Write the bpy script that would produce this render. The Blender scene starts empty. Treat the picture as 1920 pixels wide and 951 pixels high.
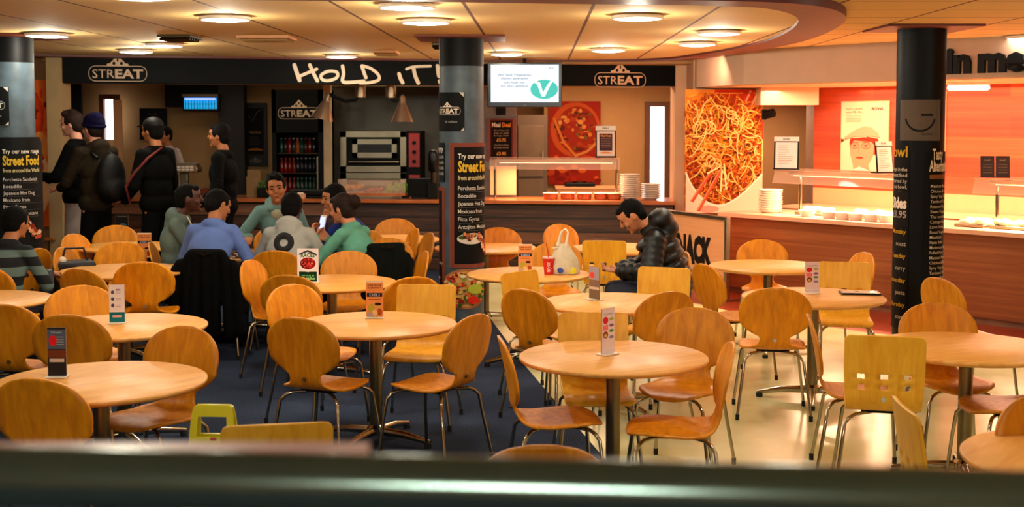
import bpy, bmesh, math, random
from mathutils import Vector, Matrix, Euler
random.seed(7)
S = bpy.context.scene
COL = S.collection
PI = math.pi
H = 1.86            # camera height
F = 2400.0          # focal length in pixels of the 1920 px frame
CW, CH = 1920.0, 951.0
HOR = 225.0
TP = 0.0625         # tangent of the downward pitch
TH = math.atan(TP)
PPY = HOR + F*TP

# ---------------------------------------------------------------- camera, world, exposure
cam_d = bpy.data.cameras.new('camera'); cam = bpy.data.objects.new('camera', cam_d); COL.objects.link(cam)
cam.location = (0, 0, H)
cam.rotation_euler = (PI/2-TH, 0, 0)
cam_d.sensor_width = 36; cam_d.lens = F/CW*36
cam_d.shift_y = (PPY-CH/2)/CW
cam_d.clip_start = .05; cam_d.clip_end = 100
cam_d.dof.use_dof = True; cam_d.dof.focus_distance = 8.2
cam_d.dof.aperture_fstop = 45/1000/0.0125
S.camera = cam
w = bpy.data.worlds.new('world'); S.world = w; w.use_nodes = True
w.node_tree.nodes['Background'].inputs[0].default_value = (1, .8, .6, 1)
w.node_tree.nodes['Background'].inputs[1].default_value = .02
S.view_settings.view_transform = 'Standard'; S.view_settings.look = 'None'
S.view_settings.gamma = 1; S.view_settings.use_curve_mapping = False
S.view_settings.exposure = 0.6

def area(name, loc, size, power, col, rot=(0,0,0), size_y=None, spread=None):
    l = bpy.data.lights.new(name, 'AREA'); l.energy = power; l.color = col; l.size = size
    if size_y: l.shape = 'RECTANGLE'; l.size_y = size_y
    if spread: l.spread = spread
    o = bpy.data.objects.new(name, l); COL.objects.link(o); o.location = loc; o.rotation_euler = rot
    return o
LAMP_W = 13.5
WARM = (1, .93, .74)
HOT = (1, .60, .36)
area('serving_light', (3.75, 13.35, 2.19), 3.0, 46, (1,.64,.40), (0,0,math.atan2(-2.56,2.21)), .5)
area('serving_light_2', (5.2, 11.9, 2.19), 1.4, 28, (1,.64,.40), (0,0,math.atan2(-2.56,2.21)), .5)
area('wall_washer', (4.5, 13.5, 2.19), 2.2, 9, (1,.58,.34), (0,0,math.atan2(-2.0,1.75)), .4)
area('noodle_spot', (2.1, 14.0, 2.5), .3, 5, (1,.6,.4), (math.radians(50),0,0))
area('middle_kitchen_light', (1.1, 17.0, 2.50), 1.6, 44, (1,.62,.36), (0,0,0), .7)
area('left_kitchen_light', (-3.6, 17.8, 2.50), 3.0, 7, (1,.8,.55), (0,0,0), .5)
area('grill_kitchen_light', (-1.4, 17.5, 2.48), 1.2, 7, (1,.8,.55), (0,0,0), .5)
area('batten_light_tube', (.10,-2.3,2.50), .95, 48, (.86,.96,1), (math.radians(55),0,0), .14)  # added behind the camera for the rail highlight and front fill
area('corridor_light', (3.1, 16.0, 2.1), .6, 22, (1,.66,.42))

# ---------------------------------------------------------------- pixel helpers (where a thing stands)
def ray(px, py):
    cx = (px-CW/2)/F; cy = (py-PPY)/F
    return Vector((cx, math.cos(TH)-cy*math.sin(TH), -math.sin(TH)-cy*math.cos(TH)))
def Pz(px, py, z):
    r = ray(px, py); t = (z-H)/r.z; return Vector((0,0,H))+r*t
def Py(px, py, Y):
    r = ray(px, py); return Vector((0,0,H))+r*(Y/r.y)
def Xat(px, Y, z=0.8):
    y = HOR+(H-z)*F/Y
    return Py(px, y, Y).x

# ---------------------------------------------------------------- materials
def lin(c):
    c = c.lstrip('#'); v = [int(c[i:i+2],16)/255 for i in (0,2,4)]
    return tuple(x/12.92 if x <= .04045 else ((x+.055)/1.055)**2.4 for x in v)+(1,)
MATS = {}
def nodes(m):
    m.use_nodes = True; return m.node_tree.nodes, m.node_tree.links, m.node_tree.nodes['Principled BSDF']
def mat(name, c, rough=.5, metal=0, var=.12, scale=6, emit=0, ecol=None, bump=0, bscale=60, spec=.5, alpha=1, trans=0, coat=0):
    if name in MATS: return MATS[name]
    m = bpy.data.materials.new(name); N, L, b = nodes(m)
    b.inputs['Roughness'].default_value = rough; b.inputs['Metallic'].default_value = metal
    b.inputs['Specular IOR Level'].default_value = spec
    if coat: b.inputs['Coat Weight'].default_value = coat; b.inputs['Coat Roughness'].default_value = .12
    if trans: b.inputs['Transmission Weight'].default_value = trans
    if alpha < 1: b.inputs['Alpha'].default_value = alpha
    col = lin(c) if isinstance(c, str) else tuple(c)+(1,)
    tc = N.new('ShaderNodeTexCoord')
    if var > 0:
        n = N.new('ShaderNodeTexNoise'); n.inputs['Scale'].default_value = scale; n.inputs['Detail'].default_value = 3
        L.new(tc.outputs['Object'], n.inputs['Vector'])
        r = N.new('ShaderNodeValToRGB')
        r.color_ramp.elements[0].position = .3; r.color_ramp.elements[1].position = .7
        r.color_ramp.elements[0].color = tuple(x*(1-var) for x in col[:3])+(1,)
        r.color_ramp.elements[1].color = tuple(min(1,x*(1+var)) for x in col[:3])+(1,)
        L.new(n.outputs[0], r.inputs[0]); L.new(r.outputs[0], b.inputs['Base Color'])
    else: b.inputs['Base Color'].default_value = col
    if bump:
        n2 = N.new('ShaderNodeTexNoise'); n2.inputs['Scale'].default_value = bscale; L.new(tc.outputs['Object'], n2.inputs['Vector'])
        bp = N.new('ShaderNodeBump'); bp.inputs['Strength'].default_value = bump; bp.inputs['Distance'].default_value = .01
        L.new(n2.outputs[0], bp.inputs['Height']); L.new(bp.outputs[0], b.inputs['Normal'])
    if emit:
        b.inputs['Emission Color'].default_value = lin(ecol) if ecol else col; b.inputs['Emission Strength'].default_value = emit
    MATS[name] = m; return m
def wood(name, c1, c2, grain=(14,14,1.2), rough=.35, rnd=.25, coat=.3, gs=2.0):
    m = bpy.data.materials.new(name); N, L, b = nodes(m)
    tc = N.new('ShaderNodeTexCoord'); mp = N.new('ShaderNodeMapping'); mp.inputs['Scale'].default_value = grain
    L.new(tc.outputs['Object'], mp.inputs[0])
    oi = N.new('ShaderNodeObjectInfo'); ad = N.new('ShaderNodeVectorMath'); ad.operation = 'ADD'
    mu = N.new('ShaderNodeMath'); mu.operation = 'MULTIPLY'; mu.inputs[1].default_value = 37
    L.new(oi.outputs['Random'], mu.inputs[0]); L.new(mp.outputs[0], ad.inputs[0]); L.new(mu.outputs[0], ad.inputs[1])
    n = N.new('ShaderNodeTexNoise'); n.inputs['Scale'].default_value = gs; n.inputs['Detail'].default_value = 5; n.inputs['Distortion'].default_value = .6
    L.new(ad.outputs[0], n.inputs['Vector'])
    r = N.new('ShaderNodeValToRGB'); r.color_ramp.elements[0].position = .32; r.color_ramp.elements[1].position = .68
    r.color_ramp.elements[0].color = lin(c1); r.color_ramp.elements[1].color = lin(c2)
    L.new(n.outputs[0], r.inputs[0])
    hs = N.new('ShaderNodeHueSaturation'); mr = N.new('ShaderNodeMapRange')
    mr.inputs['To Min'].default_value = 1-rnd; mr.inputs['To Max'].default_value = 1+rnd*.5
    L.new(oi.outputs['Random'], mr.inputs[0]); L.new(mr.outputs[0], hs.inputs['Value']); L.new(r.outputs[0], hs.inputs['Color'])
    L.new(hs.outputs[0], b.inputs['Base Color'])
    b.inputs['Roughness'].default_value = rough; b.inputs['Specular IOR Level'].default_value = .35; b.inputs['Coat Weight'].default_value = coat; b.inputs['Coat Roughness'].default_value = .32
    MATS[name] = m; return m
def planks(name, cols, row=.17, gap=.02, gapcol='#120502', rough=.5, rl=3.0, grain=(1.2,1.2,26)):
    m = bpy.data.materials.new(name); N, L, b = nodes(m)
    tc = N.new('ShaderNodeTexCoord'); sx = N.new('ShaderNodeSeparateXYZ'); cx = N.new('ShaderNodeCombineXYZ')
    L.new(tc.outputs['Object'], sx.inputs[0]); L.new(sx.outputs['X'], cx.inputs[0]); L.new(sx.outputs['Z'], cx.inputs[1])
    br = N.new('ShaderNodeTexBrick'); br.inputs['Scale'].default_value = 1; br.inputs['Brick Width'].default_value = rl
    br.inputs['Row Height'].default_value = row; br.inputs['Mortar Size'].default_value = gap*row*2.0; br.inputs['Bias'].default_value = 0
    br.inputs['Color1'].default_value = (0,0,0,1); br.inputs['Color2'].default_value = (1,1,1,1); br.inputs['Mortar'].default_value = (.5,.5,.5,1)
    L.new(cx.outputs[0], br.inputs['Vector'])
    mp = N.new('ShaderNodeMapping'); mp.inputs['Scale'].default_value = grain; L.new(tc.outputs['Object'], mp.inputs[0])
    n = N.new('ShaderNodeTexNoise'); n.inputs['Scale'].default_value = 1.5; n.inputs['Detail'].default_value = 6; n.inputs['Distortion'].default_value = .8
    L.new(mp.outputs[0], n.inputs['Vector'])
    mx = N.new('ShaderNodeMix'); mx.data_type = 'FLOAT'; mx.inputs[0].default_value = .35
    L.new(n.outputs[0], mx.inputs[2]); L.new(br.outputs['Color'], mx.inputs[3])
    r = N.new('ShaderNodeValToRGB'); cr = r.color_ramp
    cr.elements[0].position = .25; cr.elements[0].color = lin(cols[0]); cr.elements[1].position = .75; cr.elements[1].color = lin(cols[-1])
    for i, c in enumerate(cols[1:-1]): e = cr.elements.new(.25+.5*(i+1)/(len(cols)-1)); e.color = lin(c)
    L.new(mx.outputs[0], r.inputs[0])
    m2 = N.new('ShaderNodeMix'); m2.data_type = 'RGBA'; m2.inputs[7].default_value = lin(gapcol)
    L.new(br.outputs['Fac'], m2.inputs[0]); L.new(r.outputs[0], m2.inputs[6]); L.new(m2.outputs[2], b.inputs['Base Color'])
    b.inputs['Roughness'].default_value = rough
    MATS[name] = m; return m
def ink():
    m = bpy.data.materials.new('printed_ink'); N, L, b = nodes(m)
    a = N.new('ShaderNodeAttribute'); a.attribute_name = 'Col'; L.new(a.outputs['Color'], b.inputs['Base Color'])
    b.inputs['Roughness'].default_value = .7; b.inputs['Specular IOR Level'].default_value = .15; MATS['ink'] = m
    m = bpy.data.materials.new('lit_screen'); N, L, b = nodes(m)
    a = N.new('ShaderNodeAttribute'); a.attribute_name = 'Col'
    b.inputs['Base Color'].default_value = (0,0,0,1); L.new(a.outputs['Color'], b.inputs['Emission Color']); b.inputs['Emission Strength'].default_value = .82
    MATS['screen'] = m
ink()
M = MATS
wood('beech_round', '#d07a04', '#f09a10', rnd=.2, coat=.07, rough=.42)
wood('beech_square', '#eaa018', '#fabc34', rnd=.10, coat=.07, rough=.42)
wood('table_veneer', '#e49a40', '#f6b65c', grain=(2,16,2), rough=.46, rnd=.08, coat=.2)
wood('table_edge', '#a8682c', '#bd7a36', rnd=.1)
planks('rustic_planks', ['#1c0d07','#4a2a18','#6a4028','#8a5c40'], row=.165, gap=.04, rl=7)
planks('teak_panels', ['#7c3c16','#a0582a','#c07c44'], row=5, gap=0, rl=50, grain=(.5,.5,18), rough=.4)
planks('red_wood_wall', ['#8e2c10','#b24420','#c85a2c'], row=.21, gap=.004, gapcol='#a04018', rl=1.6, grain=(.4,.4,14), rough=.45)
planks('pale_wood', ['#dc9460','#eca878'], row=5, gap=0, rl=50, grain=(.5,.5,20), rough=.5)
mat('black_sign', '#020203', .6, var=0, spec=.12)
mat('white_vinyl', '#ecd2b4', .5, var=0)
mat('black', '#040404', .6, var=.1, spec=.2)
mat('black_gloss', '#030303', .35, var=0, spec=.3)
mat('chrome', '#b8b09a', .14, 1, var=.05)
mat('dark_steel', '#4a4030', .3, 1, var=.1)
mat('pole_steel', '#8a7c5c', .28, 1, var=.1)
mat('rubber', '#0c0b0a', .7)
mat('steel', '#8d8470', .3, 1, var=.15, scale=3)
mat('beige_wall', '#a88050', .8, var=.04)
mat('beige_dim', '#a8834f', .8, var=.05)
mat('white_wall', '#d8b08c', .75, var=.03)
mat('cream_panel', '#e0a878', .6, var=.03)
mat('post_paint', '#b09468', .6, var=.05)
mat('ring_red', '#561410', .5, var=.1)
mat('ring_under', '#6c2812', .55, var=.1)
mat('grey_door', '#5c4a3c', .6, var=.06)
mat('pillar_blue', '#3f505a', .45, var=.3, scale=9)
mat('pillar_black', '#030304', .5, var=.2, spec=.15)
mat('pillar_brown_line', '#7a3c2c', .5)
mat('white_china', '#f0e4d4', .3, var=.02, coat=.3)
mat('glass', '#ffffff', .03, var=0, trans=1)
MATS['glass'].node_tree.nodes['Principled BSDF'].inputs['IOR'].default_value = 1.05
mat('guard_glass', '#ffd9c0', .05, var=0, alpha=.22, spec=1)
mat('door_glass', '#000000', .05, var=0, alpha=.12, spec=.6)
mat('alu', '#a08c74', .35, 1, var=.08)
mat('worktop_wood', '#b4602a', .3, var=.15, scale=5, coat=.4)
mat('worktop_pale', '#e8b08c', .3, var=.03, coat=.3)
mat('lamp_glow', '#ffffff', .5, var=0, emit=16, ecol='#fffaf0')
mat('tube_glow', '#ffffff', .5, var=0, emit=1.5, ecol='#ffdcb0')
mat('window_glow', '#ffffff', .5, var=0, emit=2.2, ecol='#fff6f2')
mat('uv_glow', '#1060ff', .5, var=0, emit=.6, ecol='#18a8d8')
mat('uv_tube', '#ffffff', .5, var=0, emit=1.8, ecol='#7080ff')
mat('yellow_plastic', '#d8cc10', .35, var=.04)
mat('red_paint', '#b01810', .4)
mat('navy', '#0d1420', .9)
mat('leaf', '#2c6a20', .5, var=.4, scale=30)
mat('lettuce', '#5a9a20', .5, var=.4, scale=30)
mat('bread', '#d08a30', .6, var=.3, scale=20)
mat('tomato', '#a81810', .4, var=.2)
mat('skin', '#c07a52', .55, var=.05)
mat('skin_pale', '#d8957a', .55, var=.05)
mat('skin_olive', '#a8683c', .55, var=.05)
mat('skin_dark', '#4c2410', .5, var=.08)
mat('hair_black', '#060403', .8, var=.3, scale=40, spec=.12, bump=.5, bscale=70)
mat('hair_brown', '#1e0e07', .75, var=.4, scale=30, spec=.2, bump=.5, bscale=70)
mat('eye_dark', '#0a0504', .3, var=0)
mat('lips', '#8a3c2c', .5, var=0)

def floor_mats():
    m = bpy.data.materials.new('carpet'); N, L, b = nodes(m)
    tc = N.new('ShaderNodeTexCoord'); n = N.new('ShaderNodeTexNoise'); n.inputs['Scale'].default_value = 90; n.inputs['Detail'].default_value = 3
    n2 = N.new('ShaderNodeTexNoise'); n2.inputs['Scale'].default_value = 1.2
    L.new(tc.outputs['Object'], n.inputs['Vector']); L.new(tc.outputs['Object'], n2.inputs['Vector'])
    a = N.new('ShaderNodeMath'); a.operation = 'ADD'; L.new(n.outputs[0], a.inputs[0]); L.new(n2.outputs[0], a.inputs[1])
    r = N.new('ShaderNodeValToRGB'); r.color_ramp.elements[0].position = .6; r.color_ramp.elements[1].position = 1
    a2 = N.new('ShaderNodeMath'); a2.operation = 'MULTIPLY'; a2.inputs[1].default_value = .8; L.new(a.outputs[0], a2.inputs[0])
    r.color_ramp.elements[0].color = lin('#1a222e'); r.color_ramp.elements[1].color = lin('#344056')
    L.new(a2.outputs[0], r.inputs[0]); L.new(r.outputs[0], b.inputs['Base Color']); b.inputs['Roughness'].default_value = .95
    b.inputs['Specular IOR Level'].default_value = .1
    MATS['carpet'] = m
    m = bpy.data.materials.new('cream_lino'); N, L, b = nodes(m)
    tc = N.new('ShaderNodeTexCoord'); n = N.new('ShaderNodeTexNoise'); n.inputs['Scale'].default_value = 2; n.inputs['Detail'].default_value = 8
    L.new(tc.outputs['Object'], n.inputs['Vector'])
    r = N.new('ShaderNodeValToRGB'); r.color_ramp.elements[0].position = .3; r.color_ramp.elements[1].position = .7
    r.color_ramp.elements[0].color = lin('#cfcc90'); r.color_ramp.elements[1].color = lin('#e2e0aa')
    L.new(n.outputs[0], r.inputs[0]); L.new(r.outputs[0], b.inputs['Base Color'])
    mr = N.new('ShaderNodeMapRange'); mr.inputs['To Min'].default_value = .12; mr.inputs['To Max'].default_value = .3
    L.new(n.outputs[0], mr.inputs[0]); L.new(mr.outputs[0], b.inputs['Roughness'])
    MATS['cream_lino'] = m
    mat('red_lino', '#a03c1c', .3, var=.08)
    for nm, tr in (('ceiling_raft_tiles', False), ('ceiling_tiles', True)):
        m = bpy.data.materials.new(nm); N, L, b = nodes(m)
        tc = N.new('ShaderNodeTexCoord'); s = N.new('ShaderNodeSeparateXYZ'); L.new(tc.outputs['Object'], s.inputs[0])
        def math_(op, a, bb):
            k = N.new('ShaderNodeMath'); k.operation = op
            for i, v in enumerate((a, bb)):
                if v is None: continue
                if isinstance(v, (int, float)): k.inputs[i].default_value = v
                else: L.new(v, k.inputs[i])
            return k.outputs[0]
        x = math_('SUBTRACT', s.outputs['X'], math_('MULTIPLY', s.outputs['Y'], .022))
        x = math_('FRACT', math_('DIVIDE', math_('SUBTRACT', x, .315-7.9), .79), None)
        fac = math_('LESS_THAN', x, .028)
        if tr:
            y = math_('FRACT', math_('DIVIDE', s.outputs['Y'], .62), None)
            fac = math_('MAXIMUM', fac, math_('LESS_THAN', y, .03))
        n = N.new('ShaderNodeTexNoise'); n.inputs['Scale'].default_value = 70; L.new(tc.outputs['Object'], n.inputs['Vector'])
        r = N.new('ShaderNodeValToRGB'); r.color_ramp.elements[0].color = lin('#d0aa68'); r.color_ramp.elements[1].color = lin('#e2be7c')
        L.new(n.outputs[0], r.inputs[0])
        mx = N.new('ShaderNodeMix'); mx.data_type = 'RGBA'; L.new(fac, mx.inputs[0]); L.new(r.outputs[0], mx.inputs[6]); mx.inputs[7].default_value = lin('#6a3c1c')
        L.new(mx.outputs[2], b.inputs['Base Color']); b.inputs['Roughness'].default_value = .8
        MATS[nm] = m
floor_mats()

# ---------------------------------------------------------------- mesh builder
class MB:
    def __init__(s): s.v = []; s.f = []; s.m = []; s.c = []
    def add(s, vs, fs, mi=0, col=None):
        o = len(s.v); s.v += [tuple(x) for x in vs]
        for f in fs: s.f.append([o+i for i in f]); s.m.append(mi); s.c.append(col)
        return s
    def box(s, c, d, rz=0, mi=0, rx=0, ry=0):
        R = Euler((rx, ry, rz)).to_matrix(); c = Vector(c)
        vs = [c+R@Vector((x*d[0]/2, y*d[1]/2, z*d[2]/2)) for x in (-1,1) for y in (-1,1) for z in (-1,1)]
        return s.add(vs, [(0,1,3,2),(4,6,7,5),(0,4,5,1),(2,3,7,6),(0,2,6,4),(1,5,7,3)], mi)
    def lathe(s, prof, n=24, M_=None, mi=0):
        M_ = M_ or Matrix(); vs = []; fs = []; k = len(prof)
        for j in range(n):
            a = 2*PI*j/n
            for (r, z) in prof: vs.append(M_@Vector((r*math.cos(a), r*math.sin(a), z)))
        for j in range(n):
            for i in range(k-1):
                fs.append((j*k+i, ((j+1)%n)*k+i, ((j+1)%n)*k+i+1, j*k+i+1))
        if prof[0][0] > 1e-6: fs.append([j*k for j in range(n)][::-1])
        if prof[-1][0] > 1e-6: fs.append([j*k+k-1 for j in range(n)])
        return s.add(vs, fs, mi)
    def cyl(s, p0, p1, r0, r1=None, n=16, mi=0):
        r1 = r0 if r1 is None else r1; p0 = Vector(p0); p1 = Vector(p1)
        q = (p1-p0).to_track_quat('Z', 'Y').to_matrix().to_4x4()
        return s.lathe([(r0,0),(r1,(p1-p0).length)], n, Matrix.Translation(p0)@q, mi)
    def capsule(s, p0, p1, r0, r1, n=14):
        p0 = Vector(p0); p1 = Vector(p1); Ln = (p1-p0).length
        q = (p1-p0).to_track_quat('Z', 'Y').to_matrix().to_4x4() if Ln > 1e-6 else Matrix()
        k = 5; pr = [(max(0, r0*math.cos(PI/2*(1-i/k))) if i else 0, -r0*math.sin(PI/2*(1-i/k))) for i in range(k+1)]
        pr += [(r1*math.cos(PI/2*i/k) if i < k else 0, Ln+r1*math.sin(PI/2*i/k)) for i in range(k+1)]
        return s.lathe(pr, n, Matrix.Translation(p0)@q)
    def ell(s, c, r, R=None, n=18):
        k = 10; pr = [((math.sin(PI*i/k) if 0 < i < k else 0), -math.cos(PI*i/k)) for i in range(k+1)]
        Mx = Matrix.Translation(Vector(c))@(R.to_4x4() if R else Matrix())@Matrix.Diagonal((r[0], r[1], r[2], 1))
        return s.lathe(pr, n, Mx)
    def tube(s, pts, r, n=8, mi=0, closed=False):
        pts = [Vector(p) for p in pts]; k = len(pts); vs = []; fs = []
        up = None
        for i, p in enumerate(pts):
            if closed: t = pts[(i+1) % k]-pts[i-1]
            else: t = pts[min(i+1, k-1)]-pts[max(i-1, 0)]
            t.normalize()
            if up is None: up = t.orthogonal().normalized()
            up = (up-t*up.dot(t)).normalized(); sd = t.cross(up)
            rr = r[i] if isinstance(r, (list, tuple)) else r
            for j in range(n):
                a = 2*PI*j/n; vs.append(p+(up*math.cos(a)+sd*math.sin(a))*rr)
        for i in range(k if closed else k-1):
            for j in range(n):
                a = i*n+j; b = i*n+(j+1)%n; c = ((i+1)%k)*n
                fs.append((a, b, c+(j+1)%n, c+j))
        if not closed: fs += [list(range(n))[::-1], [(k-1)*n+j for j in range(n)]]
        return s.add(vs, fs, mi)
    def prism(s, poly, z0, z1, mi=0, M_=None):
        M_ = M_ or Matrix(); n = len(poly)
        vs = [M_@Vector((x, y, z0)) for x, y in poly]+[M_@Vector((x, y, z1)) for x, y in poly]
        fs = [list(range(n))[::-1], list(range(n, 2*n))]+[(i, (i+1)%n, n+(i+1)%n, n+i) for i in range(n)]
        return s.add(vs, fs, mi)
    def build(s, name, mats, parent=None, angle=35, loc=None, rot=None, bevel=0, solid=0):
        me = bpy.data.meshes.new(name); me.from_pydata(s.v, [], s.f)
        if not isinstance(mats, (list, tuple)): mats = [mats]
        for m in mats: me.materials.append(M[m] if isinstance(m, str) else m)
        me.polygons.foreach_set('material_index', s.m)
        if any(c is not None for c in s.c):
            ca = me.color_attributes.new('Col', 'FLOAT_COLOR', 'CORNER'); buf = []
            for f, c in zip(s.f, s.c): buf += list(c or (1,1,1,1))*len(f)
            ca.data.foreach_set('color', buf)
        me.polygons.foreach_set('use_smooth', [True]*len(me.polygons))
        me.update(); me.set_sharp_from_angle(angle=math.radians(angle))
        o = bpy.data.objects.new(name, me); COL.objects.link(o)
        if parent: o.parent = parent
        if loc is not None: o.location = loc
        if rot is not None: o.rotation_euler = rot
        if solid:
            md = o.modifiers.new('thick', 'SOLIDIFY'); md.thickness = solid; md.offset = 0
        if bevel:
            md = o.modifiers.new('bevel', 'BEVEL'); md.width = bevel; md.segments = 2; md.limit_method = 'ANGLE'
        return o
def tag(o, label, cat, group=None, kind=None):
    if label: o['label'] = label
    if cat: o['category'] = cat
    if group: o['group'] = group
    if kind: o['kind'] = kind
    return o
def thing(name, label, cat, loc=(0,0,0), rz=0, group=None):
    o = bpy.data.objects.new(name, None); COL.objects.link(o); o.location = loc; o.rotation_euler = (0,0,rz)
    o.empty_display_size = .1
    return tag(o, label, cat, group)
def structure(o): o['kind'] = 'structure'; return o
def dup(o, loc=None, rz=None, label=None, group=None):
    def cp(a, par):
        c = a.copy(); COL.objects.link(c)
        if par: c.parent = par
        for ch in list(a.children): cp(ch, c)
        return c
    r = cp(o, None)
    if loc is not None: r.location = loc
    if rz is not None: r.rotation_euler[2] = rz
    if label: r['label'] = label
    if group: r['group'] = group
    return r
def wall_box(name, A, B, z0, z1, th, m, mi_front=None, bevel=0):
    """a straight upright slab from A to B (its front face on the line), thickness going away from the room"""
    A = Vector(A); B = Vector(B); Ln = (B-A).length; rz = math.atan2(B.y-A.y, B.x-A.x)
    b = MB().box((Ln/2, th/2, (z0+z1)/2), (Ln, th, z1-z0))
    return b.build(name, m, loc=(A.x, A.y, 0), rot=(0,0,rz), bevel=bevel)
def on_plane(px, py, A, B):
    """(distance along A->B, height) where the sight line through a pixel meets the upright plane through A and B"""
    A = Vector(A).to_2d(); B = Vector(B).to_2d(); d = (B-A).normalized(); n = Vector((-d.y, d.x)); r = ray(px, py)
    t = A.dot(n)/(r.x*n.x+r.y*n.y); p = Vector((r.x*t, r.y*t))
    return (p-A).dot(d), H+r.z*t

# ---------------------------------------------------------------- flat prints: posters, signs, menus
TXT = {}
def text_polys(s, bold=0.0):
    k = (s, bold)
    if k in TXT: return TXT[k]
    cu = bpy.data.curves.new('t', 'FONT'); cu.body = s; cu.size = 1; cu.resolution_u = 2; cu.offset = bold; cu.align_x = 'LEFT'
    o = bpy.data.objects.new('t', cu); COL.objects.link(o)
    dg = bpy.context.evaluated_depsgraph_get(); me = bpy.data.meshes.new_from_object(o.evaluated_get(dg))
    vs = [(v.co.x, v.co.y) for v in me.vertices]; fs = [list(p.vertices) for p in me.polygons]
    bpy.data.objects.remove(o); bpy.data.curves.remove(cu); bpy.data.meshes.remove(me)
    x1 = max([v[0] for v in vs], default=1); x0 = min([v[0] for v in vs], default=0)
    TXT[k] = (vs, fs, x0, x1); return TXT[k]
class Print:
    """layers of flat colour on a panel; u to the right, v up, each layer a hair in front of the one before"""
    def __init__(s): s.b = MB(); s.k = 0
    def _add(s, pts, faces, col):
        s.k += 1; w = s.k*s.dw
        c = lin(col) if isinstance(col, str) else col
        s.b.add([(u, -w, v) for u, v in pts], faces, 0, c)
    dw = .00012
    def poly(s, pts, col): s._add(pts, [list(range(len(pts)))], col); return s
    def rect(s, u0, v0, u1, v1, col, n=1):
        pts = [];
        for i in range(n+1): u = u0+(u1-u0)*i/n; pts += [(u, v0), (u, v1)]
        s._add(pts, [(2*i, 2*i+2, 2*i+3, 2*i+1) for i in range(n)], col); return s
    def ell(s, u, v, ru, rv, col, n=28, a0=0, a1=2*PI):
        s.poly([(u+ru*math.cos(a0+(a1-a0)*i/n), v+rv*math.sin(a0+(a1-a0)*i/n)) for i in range(n+(a1-a0 < 6.2))], col); return s
    def line(s, pts, w, col, closed=False):
        k = len(pts); L = []; 
        for i in range(k):
            if closed: a = Vector(pts[i-1]); b = Vector(pts[(i+1)%k])
            else: a = Vector(pts[max(i-1,0)]); b = Vector(pts[min(i+1,k-1)])
            t = (b-a); t = t.normalized() if t.length > 1e-9 else Vector((1,0)); n = Vector((-t.y, t.x))*w/2; p = Vector(pts[i])
            L += [tuple(p-n), tuple(p+n)]
        m = k if closed else k-1
        s._add(L, [(2*i, (2*i+2)%(2*k), (2*i+3)%(2*k), 2*i+1) for i in range(m)], col); return s
    def text(s, t, u, v, h, col, bold=0, width=None, align='c', sx=1.0):
        vs, fs, x0, x1 = text_polys(t, bold); k = h/.7; kx = k*sx
        if width: kx = width/(x1-x0)
        wd = (x1-x0)*kx; off = {'c': -wd/2, 'l': 0, 'r': -wd}[align]
        s._add([(u+off+(x-x0)*kx, v+y*k) for x, y in vs], fs, col); return s
    def rrect(s, u0, v0, u1, v1, r, w, col):
        pts = []
        for cx, cy, a in ((u1-r, v1-r, 0), (u0+r, v1-r, PI/2), (u0+r, v0+r, PI), (u1-r, v0+r, 1.5*PI)):
            pts += [(cx+r*math.cos(a+PI/2*i/6), cy+r*math.sin(a+PI/2*i/6)) for i in range(7)]
        return s.line(pts, w, col, True)
    def build(s, name, parent=None, m='ink', cyl=None, loc=None, rot=None):
        if cyl:   # wrap on an upright cylinder: u is arc length from the side that faces -Y
            R, a0 = cyl
            o = s.b.build(name, m, parent, loc=loc, rot=rot); bm = bmesh.new(); bm.from_mesh(o.data)
            us = [v.co.x for v in bm.verts]; u = min(us)+.009
            while u < max(us):   # cut along the curve so that large letters hug the surface
                bmesh.ops.bisect_plane(bm, geom=bm.verts[:]+bm.edges[:]+bm.faces[:], plane_co=(u,0,0), plane_no=(1,0,0)); u += .012
            for v in bm.verts: a = a0+v.co.x/R; r_ = R-v.co.y; v.co = (r_*math.sin(a), -r_*math.cos(a), v.co.z)
            bm.to_mesh(o.data); bm.free(); return o
        return s.b.build(name, m, parent, loc=loc, rot=rot)
def streat(p, u, v, w, col):
    """the stall's badge: the word in a rounded frame under a scrolled triangle; w is the frame's width"""
    h = w*.27
    p.rrect(u-w/2, v-h/2, u+w/2, v+h/2, h*.42, w*.012, col)
    p.text('STR', u-w*.44, v-h*.30, h*.58, col, 0.004, width=w*.38, align='l')
    p.text('EAT', u-w*.05, v-h*.30, h*.58, col, .035, width=w*.49, align='l')
    p.poly([(u-w*.17, v+h*.52), (u+w*.17, v+h*.52), (u+w*.14, v+h*.66), (u, v+h*1.22), (u-w*.14, v+h*.66)], col)
    for sx in (-1, 1):
        p.ell(u+sx*w*.065, v+h*.68, w*.028, h*.11, '#050506', 10); p.ell(u+sx*w*.16, v+h*.58, w*.03, h*.1, col, 10)
    p.ell(u, v+h*.9, w*.016, h*.12, '#050506', 10)
# ================================================================ THE SETTING
def poly_slab(name, pts, z, m, flip=False, th=0):
    b = MB()
    if th: b.prism(pts, z, z+th)
    else: b.add([(x, y, z) for x, y in pts], [list(range(len(pts)))])
    return structure(b.build(name, m))
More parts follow.
